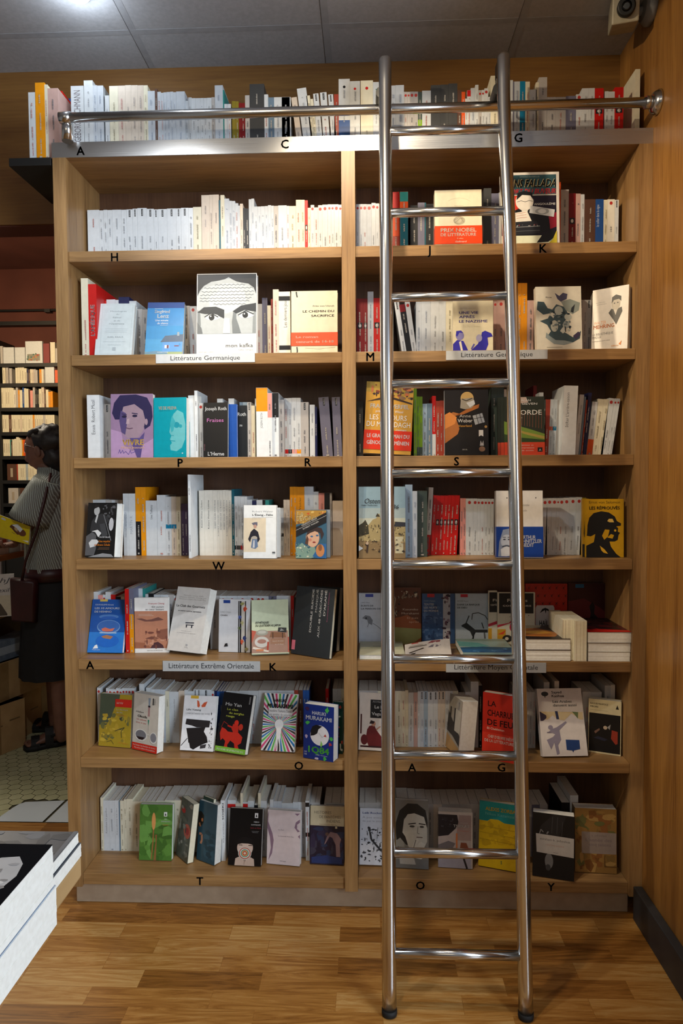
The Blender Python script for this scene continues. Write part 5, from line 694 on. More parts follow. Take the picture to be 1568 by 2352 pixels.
cb('T', .018, (825, 1990), (900, 1993), (830, 1860), 'ccd0da', [('t', .08, .80, .90, .035, 'Leïb Rochman', '2c4690', 'b'), ('t', .08, .86, .82, .035, 'À pas aveugles', '8a8e98'), ('t', .08, .80, .755, .035, 'de par le monde', '8a8e98'), ('n', .05, .04, .95, .66, '22242a 2c2e36 3a3c44', 80, .022, 61), ('l', [(.3, .66), (.36, .45), (.5, .36), (.75, .2), (.95, .16)], .035, '22242a'), ('l', [(.56, .66), (.54, .42)], .008, '22242a'), ('n', .1, .1, .9, .6, 'ccd0da', 30, .02, 62)],
    'pale cover with black ink scribbles beside the divider foot')
cb('T', .02, (898, 1994), (984, 1999), (903, 1838), '74726c', [('p', [(0, .06), (.04, .5), (.2, .66), (.3, .5), (.42, .1)], '8c8a82'), ('p', [(.14, .40), (.10, .62), (.22, .84), (.44, .95), (.70, .95), (.92, .86), (.98, .68), (.96, .56), (.90, .70), (.74, .79), (.48, .79), (.34, .72), (.36, .50), (.46, .34), (.40, .34), (.24, .44)], '1f1e1d'), ('p', [(.30, .52), (.34, .70), (.44, .79), (.62, .81), (.88, .76), (.96, .60), (.96, .40), (.84, .26), (.62, .22), (.46, .32), (.38, .46)], 'b4b0a4'), ('l', [(.46, .645), (.66, .665)], .016, '2c2a28'), ('l', [(.74, .66), (.92, .65)], .016, '2c2a28'), ('e', .56, .615, .07, .016, '3a3834'), ('e', .82, .615, .06, .016, '3a3834'), ('l', [(.72, .62), (.70, .52), (.76, .51)], .010, '77736a'), ('l', [(.68, .46), (.84, .46)], .014, '5c4c48'), ('p', [(.50, .24), (.62, .40), (.70, .45), (.74, .42), (.68, .34), (.80, .40), (.92, .36), (.84, .26), (.94, .20), (.80, .14), (.60, .16)], 'c0bcb0'), ('l', [(.66, .42), (.60, .3)], .01, '55524c'), ('r', 0, .0, 1, .13, '6c6c6a'), ('t', .14, .68, .27, .04, 'LÉON UNPEMAN', '141414', 'b'), ('t', .06, .52, .17, .03, 'ROMAN NOIR', 'a83428', 'b'), ('p', [(.24, .06), (.22, .15), (.50, .2), (.62, .14), (.66, .06)], 'a8a6a0')],
    'grey photo cover of a long-haired man smoking', lean=8)
cb('T', .035, (1006, 1993), (1085, 1998), (1012, 1865), 'b8aea6', [('r', .0, 0, .96, .95, 'a89c98'), ('p', [(0, .55), (0, .95), (.55, .95), (.60, .80), (.5, .70), (.3, .58)], '1a1820'), ('n', .1, .72, .5, .9, '3c3a42 26242c', 14, .02, 71), ('p', [(0, .40), (.3, .48), (.5, .44), (.3, .2), (0, .1)], '6a6468'), ('p', [(.5, .5), (.96, .5), (.96, .95), (.62, .95)], '94807c'), ('l', [(.54, .62), (.54, .30)], .03, 'c07040'), ('p', [(.62, .30), (.66, .46), (.82, .46), (.90, .34), (.8, .28)], '7a4430'), ('r', .64, .30, .82, .36, '1a1820'), ('l', [(.70, .3), (.84, .0)], .04, '1e1c22'), ('p', [(0, 0), (.96, 0), (.96, .2), (.4, .24), (0, .16)], '9c98a4'), ('l', [(.72, .22), (.84, .0)], .035, '1e1c22'), ('t', .44, .90, .73, .05, 'TSIRKAS', 'd0ccc8', 'b'), ('t', .64, .86, .80, .02, 'STRATIS', 'b0a8a4'), ('t', .56, .9, .66, .03, 'Printemps', 'b07468')],
    'thick pinkish cover with a black striped hat, between the stiles', spine='c0b49c', lean=4)
cb('T', .024, (1098, 1990), (1186, 2006), (1101, 1840), 'd2ae14', [('r', 0, .70, 1, 1, '0f8a8c'), ('p', [(.22, .70), (.3, .735), (.5, .74), (.66, .70)], 'd2ae14'), ('n', .04, .32, .96, .66, 'b8960c c4a010', 26, .05, 81), ('l', [(.02, .62), (.98, .60)], .006, 'a88a10'), ('l', [(.02, .52), (.98, .50)], .006, 'a88a10'), ('l', [(.02, .42), (.98, .40)], .006, 'a88a10'), ('t', .16, .95, .865, .055, 'ALEXIS ZORBA', 'e0b81c', 'b'), ('t', .16, .98, .795, .045, 'Nikos Kazantzaki', '6ab0ac'), ('t', .58, .62, .08, .05, 'S', '5a8a5c', 'b')],
    'teal and yellow cover left of the right stile', lean=8)
cb('T', .035, (1222, 2012), (1318, 2027), (1219, 1866), '121214', [('p', [(.1, .6), (.2, .8), (.5, .99), (.8, .98), (.6, .6)], '232326'), ('l', [(.16, .66), (.2, .74), (.26, .7)], .012, '8a8a88'), ('l', [(.34, .68), (.38, .72)], .02, '77777a'), ('l', [(.48, .96), (.46, .7)], .006, '4a4a4e'), ('l', [(.60, .96), (.58, .7)], .006, '4a4a4e'), ('l', [(.72, .9), (.70, .68)], .005, '4a4a4e'), ('e', .40, .26, .10, .12, '6f6f70'), ('e', .38, .16, .06, .05, '3c3c3e'), ('p', [(.10, .38), (.08, .67), (.99, .66), (.99, .36)], 'b8b2ac'), ('t', .18, .90, .58, .035, 'avraham b. yehoshua', '5c5854'), ('t', .32, .76, .50, .035, 'rétrospective', 'b09488'), ('r', .50, .40, .62, .405, '6c6864')],
    'black cover with a wide pale title panel, lowest at right', lean=4)
cb('T', .04, (1320, 2004), (1416, 2009), (1319, 1857), '94703c', [('n', .03, .03, .97, .97, 'a07a40 846838 8c5c30 6c6a3c b08c50 7a5028', 60, .09, 91), ('p', [(.16, .30), (.16, .64), (.99, .63), (.99, .30)], '9a8c84'), ('t', .40, .76, .57, .03, 'a. yehoshua', '7a6c68'), ('t', .26, .88, .49, .05, 'L’année des', '7c6e74'), ('t', .34, .86, .42, .05, 'cinq saisons', '7c6e74'), ('r', .70, .10, .72, .28, '6a4c28'), ('r', .70, .10, .99, .115, '6a4c28')],
    'brown map-patterned cover at the bottom right corner', lean=3, spine='7a5c34')

# ------------------------------------------------------------------ books lying flat
def flat_book(x0, x1, y0, y1, z, t, top, edge, label, group, art=(), rot=0, front='page', name='paperback', cat='book'):
    """pages face the camera when front is 'page', otherwise the spine does"""
    w, d = x1-x0, y1-y0; mb = MB(); c = printed(top, .35) if top != 'matt' else pbr('matt_dark_cover', hexc('0d0e14'), .85, spec=.08)
    mb.box(-w/2, 0, t-.0006, w/2, d, t, c); mb.box(-w/2, 0, 0, w/2, d, .0006, c)
    if front == 'page': mb.box(-w/2, d-.001, .0006, w/2, d, t-.0006, c)
    else: mb.box(-w/2, 0, .0006, w/2, .001, t-.0006, c)
    Sheet(mb, lambda x, y, k: (x-w/2, y, t+.00006*k), w, d).draw(list(art))
    o = mb.build(name); p = MB(); e = page_y if edge == 'y' else page_m
    n = 6
    for i in range(n):    # slightly uneven page bundles
        za, zb = .0007+(t-.0014)*i/n, .0007+(t-.0014)*(i+1)/n; q = .0008*random.random()
        p.box(-w/2+.001, .0012+q, za, w/2-.001-q, d-.0012, zb, e)
    p.build('page_block', o)
    o.location = ((x0+x1)/2, y0, z); o.rotation_euler = (0, 0, R(rot)); tag(o, label, cat, group); return o
zA = BZ['A']+.0003
def fx(u, y, z): v = 1500; P = on_y(u, v, y); v = proj(Vector((P.x, y, z)))[1]; return on_y(u, v, y).x
G5 = 'books lying on the fifth shelf of the right bay'
flat_book(fx(825, .025, zA), fx(930, .025, zA), .022, .20, zA, .014, 'b9bda0', 'w', 'pale green book lying flat below the inked mouse cover', G5, [('r', 0, 0, 1, .4, 'cfcfb4'), ('r', .3, .6, .8, .64, '8a8c70'), ('r', .25, .5, .8, .53, '8a8c70')])
flat_book(fx(1080, -.032, zA), fx(1186, -.032, zA), -.032, .15, zA, .005, '4a6a9c', 'w', 'thin booklet jutting over the shelf edge under the sea-picture book', G5)
flat_book(fx(1062, .025, zA), fx(1184, .025, zA), .018, .20, zA+.0053, .019, '9ab4ac', 'w', 'blue sea-picture book lying flat under the inked bird cover', G5, [('r', 0, 0, 1, .35, '2a5c8c'), ('p', [(0, .35), (.4, .42), (1, .36), (1, .2), (0, .25)], '245070'), ('p', [(0, .8), (0, .45), (.3, .38), (.6, .45), (.4, .7)], '6aa8a0'), ('n', .1, .02, .95, .28, '4a80b0 1c4a80', 14, .05, 4)], front='spine')
x0, x1 = fx(1208, .012, zA), fx(1311, .012, zA)
for i in range(2):
    flat_book(x0+.001*i, x1-.001*i, .012+.001*i, .212, zA+i*.0345, .034, '3a2c24', 'w', ['lower of the two thick books lying right of the right stile', 'sunset-cover book lying on top of the pair by the right stile'][i], G5,
              [('p', [(0, .2), (0, .7), (.5, .8), (.9, .4), (.7, .15)], 'b06a2c'), ('p', [(0, .4), (0, .55), (.6, .6), (.75, .4), (.4, .35)], 'd89a3c'), ('p', [(0, .72), (0, 1), (.7, 1), (.6, .8)], '8a8478'), ('r', 0, 0, 1, .16, '241c1c')] if i else ())
x0, x1 = fx(1350, .012, zA), fx(1449, .012, zA)
zz = zA
for i, t in enumerate((.0295, .0275, .034)):
    flat_book(x0-.002*(i == 2), x1-.001*(2-i), .012-.002*(i == 2), .222, zz, t, '2a1416' if i == 2 else 'b8b4aa', 'w', ['bottom of the three books lying at the right end', 'middle of the three books lying at the right end', 'red and black book on top of the three at the right end'][i], G5,
              [('p', [(0, 0), (0, .45), (.35, .2), (1, .12), (1, 0)], 'c0241c'), ('n', .05, .3, .95, .95, '1c0e10 4a1418', 12, .1, 3)] if i == 2 else ())
    zz += t+.0002
# two fat books standing with their page edges outwards
for i, (u0, u1, v, yy) in enumerate(((1291, 1318, 1424, .02), (1318.5, 1346.5, 1426, .010))):
    A = on_y(u0, v, yy); B = on_y(u1, v, yy); h = A.z-zA
    mb = MB(); w = fx(u1, yy, zA)-fx(u0, yy, zA); mb.box(0, 0, 0, .0007, .16, h, printed('c')); mb.box(w-.0007, 0, 0, w, .16, h, printed('c')); mb.box(0, .159, 0, w, .16, h, printed('c'))
    o = mb.build('paperback'); p = MB()
    for k in range(8): p.box(.0008+(w-.0016)*k/8, .0008*random.random()*2, .0005, .0008+(w-.0016)*(k+1)/8, .1585, h-.0005, page_y)
    p.build('page_block', o); o.location = (fx(u0, yy, zA), yy, zA)
    tag(o, ['left of the two fat cream books standing page edges out', 'right of the two fat cream books, against the stack of three'][i], 'book', 'fat books standing page edges outwards')
# limp booklet slumped against the bird cover
A = fx(930, .03, zA); B = fx(1038, .03, zA); mb = MB()
n = 10; top = []; bot = []
for i in range(n+1):
    s_ = i/n; x = A+(B-A)*s_; bot.append((x, .022+.02*math.sin(s_*2), zA+.002+.012*math.sin(s_*2.6))); top.append((x+.004, .115+.02*s_, zA+.024+.026*s_-.01*s_*s_))
for i in range(n):
    mb.poly([bot[i], bot[i+1], top[i+1], top[i]], printed('cfc8c2'))
    mb.poly([(bot[i][0], bot[i][1]+.003, bot[i][2]-.004), (bot[i+1][0], bot[i+1][1]+.003, bot[i+1][2]-.004), bot[i+1], bot[i]], page_m)
    mb.poly([(top[i][0], top[i][1]+.004, top[i][2]-.002), (top[i+1][0], top[i+1][1]+.004, top[i+1][2]-.002), (bot[i+1][0], bot[i+1][1]+.006, zA), (bot[i][0], bot[i][1]+.006, zA)], page_m)
def slump(x, y, k):
    s_ = min(1, max(0, x)); i = min(n-1, int(s_*n)); f = s_*n-i
    b = Vector(bot[i]).lerp(Vector(bot[i+1]), f); t = Vector(top[i]).lerp(Vector(top[i+1]), f); p = b.lerp(t, y); return (p.x, p.y-.0001*k, p.z+.0001*k)
Sheet(mb, slump, 1, 1).draw([('r', .15, .93, .3, .99, 'c03830'), ('p', [(.5, .8), (.6, .98), (.8, .96), (.78, .84)], '8a4a50'), ('p', [(.5, .5), (.6, .68), (.8, .62), (.7, .5)], '77707a'), ('p', [(.08, .35), (.4, .52), (.42, .46), (.1, .28)], '4a4038'), ('p', [(.06, .12), (.14, .25), (.24, .24), (.16, .08)], '3a3430'), ('r', .1, .75, .4, .79, '8a8478'), ('r', .08, .66, .48, .72, '6a645c')])
for q in (0,):
    mb.box(A+.004, .03, zA, B-.002, .075, zA+.0035, page_m)
tag(mb.build('booklet'), 'limp pale booklet slumped below the wave-patterned cover', 'book')

# ------------------------------------------------------------------ ladder rail and ladder
rail = tag(empty('ladder_rail', (.09, -.032, 2.43)), 'horizontal polished steel rail along the top of the bookcase', 'rail')
RY = -.032
a = on_y(150, 271, RY); b = on_y(1478, 235, RY); rz = (a.z+b.z)/2
def child(mb, name, par, smooth=True, bevel=0):
    o = mb.build(name, par, smooth, bevel); o.matrix_parent_inverse = Matrix.Translation(-Vector(par.location)); return o
mb = MB(); mb.tube([(a.x, RY, rz), (1.772, RY, rz)], .0138, steel, 28); child(mb, 'rail_tube', rail)
px = on_y(148, 290, -.02).x+.004
mb = MB(); mb.tube([(px+.004, -.0187, rz+.013), (px+.004, -.0187, 2.388)], .0168, steel, 28); mb.tube([(px+.004, RY, rz), (px+.004, -.0187, rz)], .0145, steel, 24); mb.tube([(px-.012, RY, rz), (px+.022, RY, rz)], .0165, steel, 24); child(mb, 'rail_bracket', rail)
mb = MB(); mb.tube([(1.762, RY, rz), (1.78, RY, rz)], .017, steel, 28); mb.tube([(1.780, RY, rz), (1.7815, RY, rz), (1.795, RY, rz), (1.7995, RY, rz)], [.018, .026, .034, .034], steel, 36); child(mb, 'wall_flange', rail)
PROF = [(.0, -.4015), (.6, -.338), (1.2, -.272), (1.75, -.212), (2.05, -.165), (2.22, -.128), (2.36, -.100), (2.46, -.0835), (2.60, -.0815)]
def prof(z):
    for (a_, b_), (c_, d_) in zip(PROF, PROF[1:]):
        if z <= c_: return b_+(d_-b_)*(z-a_)/(c_-a_)
    return PROF[-1][1]
LX = lambda u, v: (lambda z: on_y(u, v, prof(z)))
def at_prof(u, v):
    y = -.2
    for _ in range(12): P = on_y(u, v, y); y = prof(P.z)
    return on_y(u, v, y)
lt, lb = at_prof(884, 140), at_prof(894, 2330); rt_, rb = at_prof(1156, 132), at_prof(1207.5, 2342)
lad = tag(empty('library_ladder', (1.18, -.40, 0)), 'tall polished steel ladder leaning on the rail in front of the bookcase', 'ladder')
def stile_pts(xb, xt, ztop):
    zs = [.012+i*(ztop-.012)/40 for i in range(41)]
    return [(xb+(xt-xb)*min(1, z/ztop), prof(z), z) for z in zs]
ZT = (lt.z+rt_.z)/2
STL = stile_pts(lb.x, lt.x, ZT); STR = stile_pts(rb.x, rt_.x, ZT)
print('ladder', lb, lt, rb, rt_)
for S in (STL, STR):
    top_ = Vector(S[-1]); S2 = S+[(top_.x, top_.y, top_.z+.006), (top_.x, top_.y, top_.z+.010)]
    mb = MB(); mb.tube(S2, [.0182]*41+[.0165, .010], steel, 32); st = child(mb, 'stile', lad)
    mb = MB(); b0 = Vector(S[0]); mb.tube([(b0.x, b0.y-.001, .0), (b0.x, b0.y, .006), (b0.x, b0.y+.001, .016)], [.0185, .0198, .0196], rubber, 28); child(mb, 'rubber_foot', lad)
for u0, u1, v in ((900, 1147, 299), (902, 1153, 486.5), (903, 1160, 681), (905, 1166, 880.5), (906, 1170, 1085.5), (907, 1174, 1297), (908, 1178, 1514), (909, 1184, 1735), (910, 1187, 1960), (911, 1190, 2192)):
    P = at_prof((u0+u1)/2, v); z = P.z; y = prof(z)
    xl = lb.x+(lt.x-lb.x)*z/ZT; xr = rb.x+(rt_.x-rb.x)*z/ZT
    mb = MB(); mb.tube([(xl+.012, y, z), (xr-.012, y, z)], .0122, steel, 24); child(mb, 'rung', lad)
for x in (lt.x, rt_.x):
    mb = MB(); mb.box(x-.014, -.064, rz+.075, x-.004, -.030, rz+.11, black_m); mb.tube([(x-.009, -.036, rz+.015), (x-.009, -.036, rz+.08)], .005, black_m, 12)
    mb.tube([(x-.010, -.066, rz+.031), (x-.010, -.014, rz+.031)], .0165, black_m, 20); mb.box(x-.014, -.075, rz+.09, x-.004, -.060, rz+.10, black_m); child(mb, 'rail_hook', lad, False)

# ------------------------------------------------------------------ black bracket shelf at the top left
BS = on_y(20, 367, -.005); XB = BS.x
brk = tag(empty('bracket_shelf', (XB, 0, 2.33)), 'small black wall shelf beside the bookcase top, carrying four books', 'shelf')
child((lambda m: (m.box(XB, -.005, 2.3255, -.003, DEP+.0115, 2.3495, black_m), m)[1])(MB()), 'shelf_board', brk, False, .001)
child((lambda m: (m.box(XB+.085, .05, 2.3495, XB+.092, .20, 2.40, black_m), m)[1])(MB()), 'bookend', brk, False)

# ------------------------------------------------------------------ security camera
C0 = on_x(1437, 18, 1.705)
sc = tag(empty('security_camera', C0), 'beige box security camera on a round white wall mount, top right corner', 'camera')
casing = noisy('beige_plastic', 'a39c86', 'b0a994', 40, .5); greyp = noisy('grey_plastic', '77797c', '85878a', 40, .5); lens_m = pbr('lens_glass', hexc('0a0b0c'), .12)
d = Vector((-.22, -.93, -.30)).normalized(); M = d.to_track_quat('Z', 'Y').to_matrix().to_4x4()
def cm(mb, name, mat_=None, smooth=True):
    o = mb.build(name, sc, smooth); o.matrix_local = M; return o
mb = MB(); mb.box(-.037, -.037, -.11, .037, .037, .0, casing); b_ = mb.build('housing', sc, False, .004); b_.matrix_local = M
mb = MB(); mb.tube([(0, 0, -.005), (0, 0, .016), (0, 0, .018)], [.025, .025, .021], black_m, 32); mb.tube([(0, 0, .0181), (0, 0, .019)], [.014, .008], lens_m, 24); cm(mb, 'lens')
mb = MB(); q = M.inverted() @ (Vector((1.7995, C0.y+.05, C0.z+.03))-C0); s0 = Vector((0, 0, -.075)); mb.tube([s0, s0.lerp(q, .5), q], .012, greyp, 16); cm(mb, 'arm')
W_ = Vector((1.7995, C0.y+.05, C0.z+.03)); mb = MB(); mb.tube([W_, W_-Vector((.012, 0, 0)), W_-Vector((.028, 0, 0))], [.046, .046, .034], greyp, 36); o = mb.build('wall_mount', sc, True); o.location = -C0

# ------------------------------------------------------------------ ceiling downlights (the beams above start at them)
glow = pbr('lamp_face', (1, 1, 1, 1), .5)
glow.node_tree.nodes['Principled BSDF'].inputs['Emission Color'].default_value = (.9, .96, 1, 1); glow.node_tree.nodes['Principled BSDF'].inputs['Emission Strength'].default_value = 14
whitep = noisy('white_lacquer', 'd8d8d8', 'e2e2e2', 30, .4)
for i, (loc, lab) in enumerate(((LAMPS[0][0], 'round ceiling downlight nearest the left end'), (LAMPS[1][0], 'round ceiling downlight above the middle'), (LAMPS[2][0], 'round ceiling downlight furthest left and back'), ((.13, -.105, 2.66), 'small glaring downlight at the top left edge'))):
    dl = tag(empty('downlight', (loc[0], loc[1], CEIL-.004)), lab, 'lamp', 'ceiling downlights'); rr = .042 if i < 3 else .03
    zc = 2.70-CEIL+.004 if i < 3 else -.012
    mb = MB(); n = 28
    mb.loops([[(r_*math.cos(6.2832*j/n), r_*math.sin(6.2832*j/n), z_) for j in range(n)] for r_, z_ in ((rr*1.25, 0), (rr*1.25, zc-.004), (rr*1.1, zc-.006), (rr, zc-.002), (rr, zc+.004))], whitep, False); mb.build('housing', dl, True)
    mb = MB(); mb.poly([(rr*math.cos(-6.2832*j/n), rr*math.sin(-6.2832*j/n), zc+.002) for j in range(n)], glow); mb.build('lamp_face', dl)
    if i == 3:
        l = bpy.data.lights.new('downlight_bulb', 'POINT'); l.energy = 1.6; l.color = (.85, .93, 1); l.shadow_soft_size = .02
        o = bpy.data.objects.new('downlight_bulb', l); COL.objects.link(o); o.location = (loc[0], loc[1], CEIL-.05)

# ------------------------------------------------------------------ front table with book piles, lower left
TZ = .79
tb = tag(empty('display_table', (.1, -1.5, 0)), 'light wooden table carrying two book piles, bottom left', 'table')
XT = on_z(88, 2125, TZ-.01).x; 
def tchild(mb, name, par=tb, **k): return child(mb, name, par, False, **k)
mb = MB(); mb.box(-.35, -2.0, TZ-.036, .515, -1.068, TZ, noisy('table_top', 'b08f62', 'bd9c6e', 10, .5)); tchild(mb, 'table_top', bevel=.006)
for x, y in ((-.32, -1.97), (.20, -1.97), (-.32, -1.15), (.0, -1.15)):
    mb = MB(); mb.box(x, y, 0, x+.05, y+.05, TZ-.037, pale_wood); tchild(mb, 'leg')
gt = 'photo books piled on the front table'
flat_book(.30, .516, -1.226, -1.074, TZ+.0003, .0205, '3c4450', 'w', 'lower grey book of the far pile, bottom left', gt, rot=0)
flat_book(.29, .512, -1.226, -1.074, TZ+.0212, .0165, '55585f', 'w', 'upper grey photo book of the far pile, bottom left', gt, [('n', .0, .1, 1, 1, '44474e 6a6e76 34373e 787c84', 46, .10, 5), ('r', .97, .0, 1, 1, '70747c')])
flat_book(.20, .552, -1.55, -1.232, TZ+.0003, .052, 'b8c8dc', 'w', 'thick white-edged book at the bottom of the near pile', gt)
flat_book(.20, .550, -1.55, -1.234, TZ+.0526, .054, 'matt', 'w', 'dark book with a white sculpture photo on the near pile', gt, [('p', [(.70, .62), (.78, .84), (.86, .90), (.92, .91), (.955, .86), (.97, .78), (.955, .70), (.94, .62), (.90, .5), (.80, .40), (.72, .45)], 'b9bbc0'), ('n', .80, .55, .955, .86, 'dcdde0 9a9ca4 74767e', 26, .022, 8)])
# pages face right and back here, so the white blocks show beyond the covers
for o in [q for q in bpy.data.objects if q.get('group') == gt]:
    for c in o.children: c.location.x += .002

# ------------------------------------------------------------------ back room: tall black bookcase
YB = 4.6; WBX0 = on_y(2, 950, YB).x; WBX1 = on_y(250, 950, YB).x
bb = tag(empty('black_bookcase', (WBX0, YB, 0)), 'tall black bookcase full of books in the back room', 'bookcase')
shelf_px = [834, 880, 936, 992, 1047, 1103, 1156]
zt_b = on_y(60, 780, YB).z
for x in (WBX0, WBX1): child((lambda m: (m.box(x-.03, YB, 0, x, YB+.30, zt_b, black_m), m)[1])(MB()), 'side_panel', bb, False)
child((lambda m: (m.box(WBX0, YB+.285, 0, WBX1, YB+.299, zt_b-.25, black_m), m)[1])(MB()), 'back_panel', bb, False)
SZ = [on_y(60, v, YB).z for v in shelf_px]
for z in SZ: child((lambda m: (m.box(WBX0, YB+.0005, z-.035, WBX1-.0305, YB+.284, z, black_m), m)[1])(MB()), 'shelf', bb, False)
child((lambda m: (m.box(WBX0, YB+.02, 0, WBX1-.0305, YB+.28, SZ[-1]-.1, black_m), m)[1])(MB()), 'cupboard_base', bb, False)
post = MB(); post.box(WBX0-.16, YB-.02, 0, WBX0-.035, YB+.2, zt_b, noisy('grey_post', '6f6b74', '7c7882', 8, .6)); tag(post.build('trim_3'), kind='structure')
fr = random.Random(5)
def far_row(k, items, grp):
    """items: (pixel x0, x1, pixel top, colour, lean, note)"""
    z = SZ[k]+.0005
    for i, it in enumerate(items):
        u0, u1, v, c = it[:4]; A = on_y(u0, v, YB+.02); B = on_y(u1, v, YB+.02); h = A.z-z; w = B.x-A.x-.001
        m = MB(); m.box(0, 0, 0, w, .14 if w < .12 else .03, h, printed(c))
        sh = Sheet(m, lambda x, y, kk: (x, -.0004*kk, y), w, h)
        if w > .12: sh.draw(it[5] if len(it) > 5 else [])
        elif fr.random() < .6: sh.draw([('r', .35, .2, .6, .75, 'a89c8c')])
        o = m.build('paperback'); a = R(it[4]) if len(it) > 4 else 0
        o.location = (A.x, YB+.02, z+(w*math.sin(a) if a > 0 else 0)); o.rotation_euler = (0, a, 0)
        tag(o, f'{CN.get(c, "pale")} book, {ordn(i+1)} from left on the back room bookcase, {["top row", "second row", "third row", "fourth row", "fifth row", "sixth row", "lowest row"][k]}', 'book', grp)
far_row(0, [(-8, 6, 795, 'g'), (7, 32, 798, 'w', 0, [('n', .1, .1, .9, .5, 'b8483c', 8, .1, 1)]), (34, 57, 798, 'w', 0, [('t', .1, .9, .3, .1, 'MAP', 'b8483c')]), (58, 97, 784, 'w', 0, [('r', .1, .12, .85, .42, '8a8a7c'), ('n', .1, .12, .85, .42, 'b88448 4a6a5c a84838', 14, .05, 2)]), (99, 113, 789, 'R'), (115, 126, 786, 'c'), (127, 150, 800, 'g')], 'back room top row')
def strip(u0, cols, ws, tops): 
    out = []; u = u0
    for c, w, v in zip(cols, ws, tops): 
        if c != '.': out.append((u, u+w, v, c))
        u += w
    return out
far_row(1, [(5, 12, 840, 'c', 0), (13, 19, 841, 'g', 0), (21, 27, 846, 'g', 0)]+strip(35, 'cccccnmcCggkycg', (5, 5, 4, 6, 6, 4, 4, 4, 4, 5, 4, 4, 5, 4, 3), (845, 841, 840, 842, 846, 848, 849, 848, 848, 848, 850, 850, 848, 848, 848))+[(103, 124, 842, 'w', 0, [('p', [(.1, .0), (.3, .3), (.9, .1), (.9, 0)], 'c8603c')]), (126, 150, 850, 'o')], 'back room second row')
far_row(2, strip(2, 'ccccccxgycbccmpgkkcCmcyy', (5, 5, 5, 5, 5, 4, 5, 5, 4, 6, 4, 5, 5, 4, 6, 5, 5, 4, 6, 6, 4, 6, 5, 5), (889, 889, 889, 889, 889, 891, 896, 888, 896, 896, 888, 892, 893, 895, 897, 888, 896, 896, 893, 888, 893, 895, 900, 899)), 'back room third row')
far_row(3, strip(5, 'cccmccccCcccccyccccgcccc', (5, 5, 5, 6, 5, 5, 5, 5, 4, 5, 5, 5, 5, 5, 4, 5, 5, 5, 5, 5, 6, 5, 5, 5), [953]*24), 'back room fourth row')
far_row(4, strip(7, 'ccctmcccccyoocccccccc', (6, 5, 5, 2, 3, 5, 4, 6, 3, 4, 3, 6, 5, 6, 5, 5, 6, 5, 5, 6, 6), (1009, 1009, 1009, 1011, 1014, 1009, 1008, 1004, 1006, 1010, 1010, 1010, 1010, 1009, 1009, 1010, 1009, 1009, 1009, 1009, 1009)), 'back room fifth row')
far_row(5, strip(16, 'mKccccSccccgyccccc', (22, 3, 5, 5, 4, 4, 5, 4, 5, 5, 6, 8, 4, 6, 6, 6, 6, 6), [1066]*18), 'back room sixth row')
far_row(6, [(19, 42, 1121, 'g', 0, [('r', .2, .3, .8, .7, '8a8488')]), (46, 70, 1121, 'm', 0, [('n', .1, .1, .9, .9, '7a3a3a 5a2a2c', 8, .1, 4)]), (72, 96, 1124, 'R', 0)], 'back room lowest row')

# ------------------------------------------------------------------ side table in the passage with books above and crates below
st = tag(empty('side_table', (-.95, 1.3, 0)), 'brown-edged display table at the left edge, behind the person', 'table')
ang = R(0)
TX = -.885
zt2 = on_x(52, 1266, TX).z
mb = MB(); mb.box(TX-.6, 1.05, zt2-.03, TX, 1.78, zt2, noisy('table_edge', '8f5028', 'a05c30', 10, .45)); child(mb, 'table_top', st, False, bevel=.003)
z2 = on_x(28, 1398, TX-.03).z
mb = MB(); mb.box(TX-.6, 1.05, z2-.03, TX-.03, 1.72, z2, pale_wood); child(mb, 'shelf_board', st, False)
for y in (1.08, 1.70): mb = MB(); mb.box(TX-.58, y, 0, TX-.53, y+.04, zt2-.031, black_m); child(mb, 'leg', st, False)
mb = MB(); mb.box(TX-.6, 1.10, z2-.20, TX-.10, 1.70, z2-.035, noisy('dark_box', '2c2018', '3a2c20', 12, .6)); child(mb, 'drawer_box', st, False)
gs = 'books on the side table in the passage'
for i, (y0, y1, h, c, la) in enumerate(((1.10, 1.24, .13, 'w', 'white'), (1.25, 1.35, .10, 'P', 'pinkish'), (1.36, 1.47, .12, 'w', 'white'), (1.48, 1.58, .06, 'w', 'low white'), (1.59, 1.68, .05, 'o', 'orange'))):
    m = MB(); m.box(-.14, 0, 0, 0, y1-y0, h, printed(c)); m.box(.0002, .01, h*.55, .0006, (y1-y0)*.8, h*.75, printed('b8483c' if i % 2 else '9a9aa2'))
    o = m.build('book_stack'); o.location = (TX-.02, y0, zt2+.0005); tag(o, f'{la} book pile on the side table, {ordn(i+1)} from the front', 'book', gs)
zb = z2+.0005; hh = min(.21, zt2-.034-zb)
m = MB(); m.box(-.17, 0, 0, .17, .010, hh, printed('c9c5be')); shx = Sheet(m, lambda x, y, k: (x-.17, -.0004*k, y), .34, hh)
shx.draw([('r', .01, .02, .99, .50, 'c8bfa6'), ('p', [(.62, .02), (.60, .2), (.66, .36), (.74, .40), (.82, .30), (.90, .06), (.90, .02)], '4c443a'), ('t', .60, .95, .80, .12, 'mahJ', '55565a', 'i'), ('t', .12, .94, .58, .10, 'l’autre / phe en exil', '55565a', 'i')])
o = m.build('exhibition_poster'); pq = on_y(34, 1395, 1.20); o.location = (pq.x-.155, 1.13, zb); o.rotation_euler = (0, 0, R(24)); tag(o, 'pale printed poster leaning on the side table’s lower shelf', 'poster')
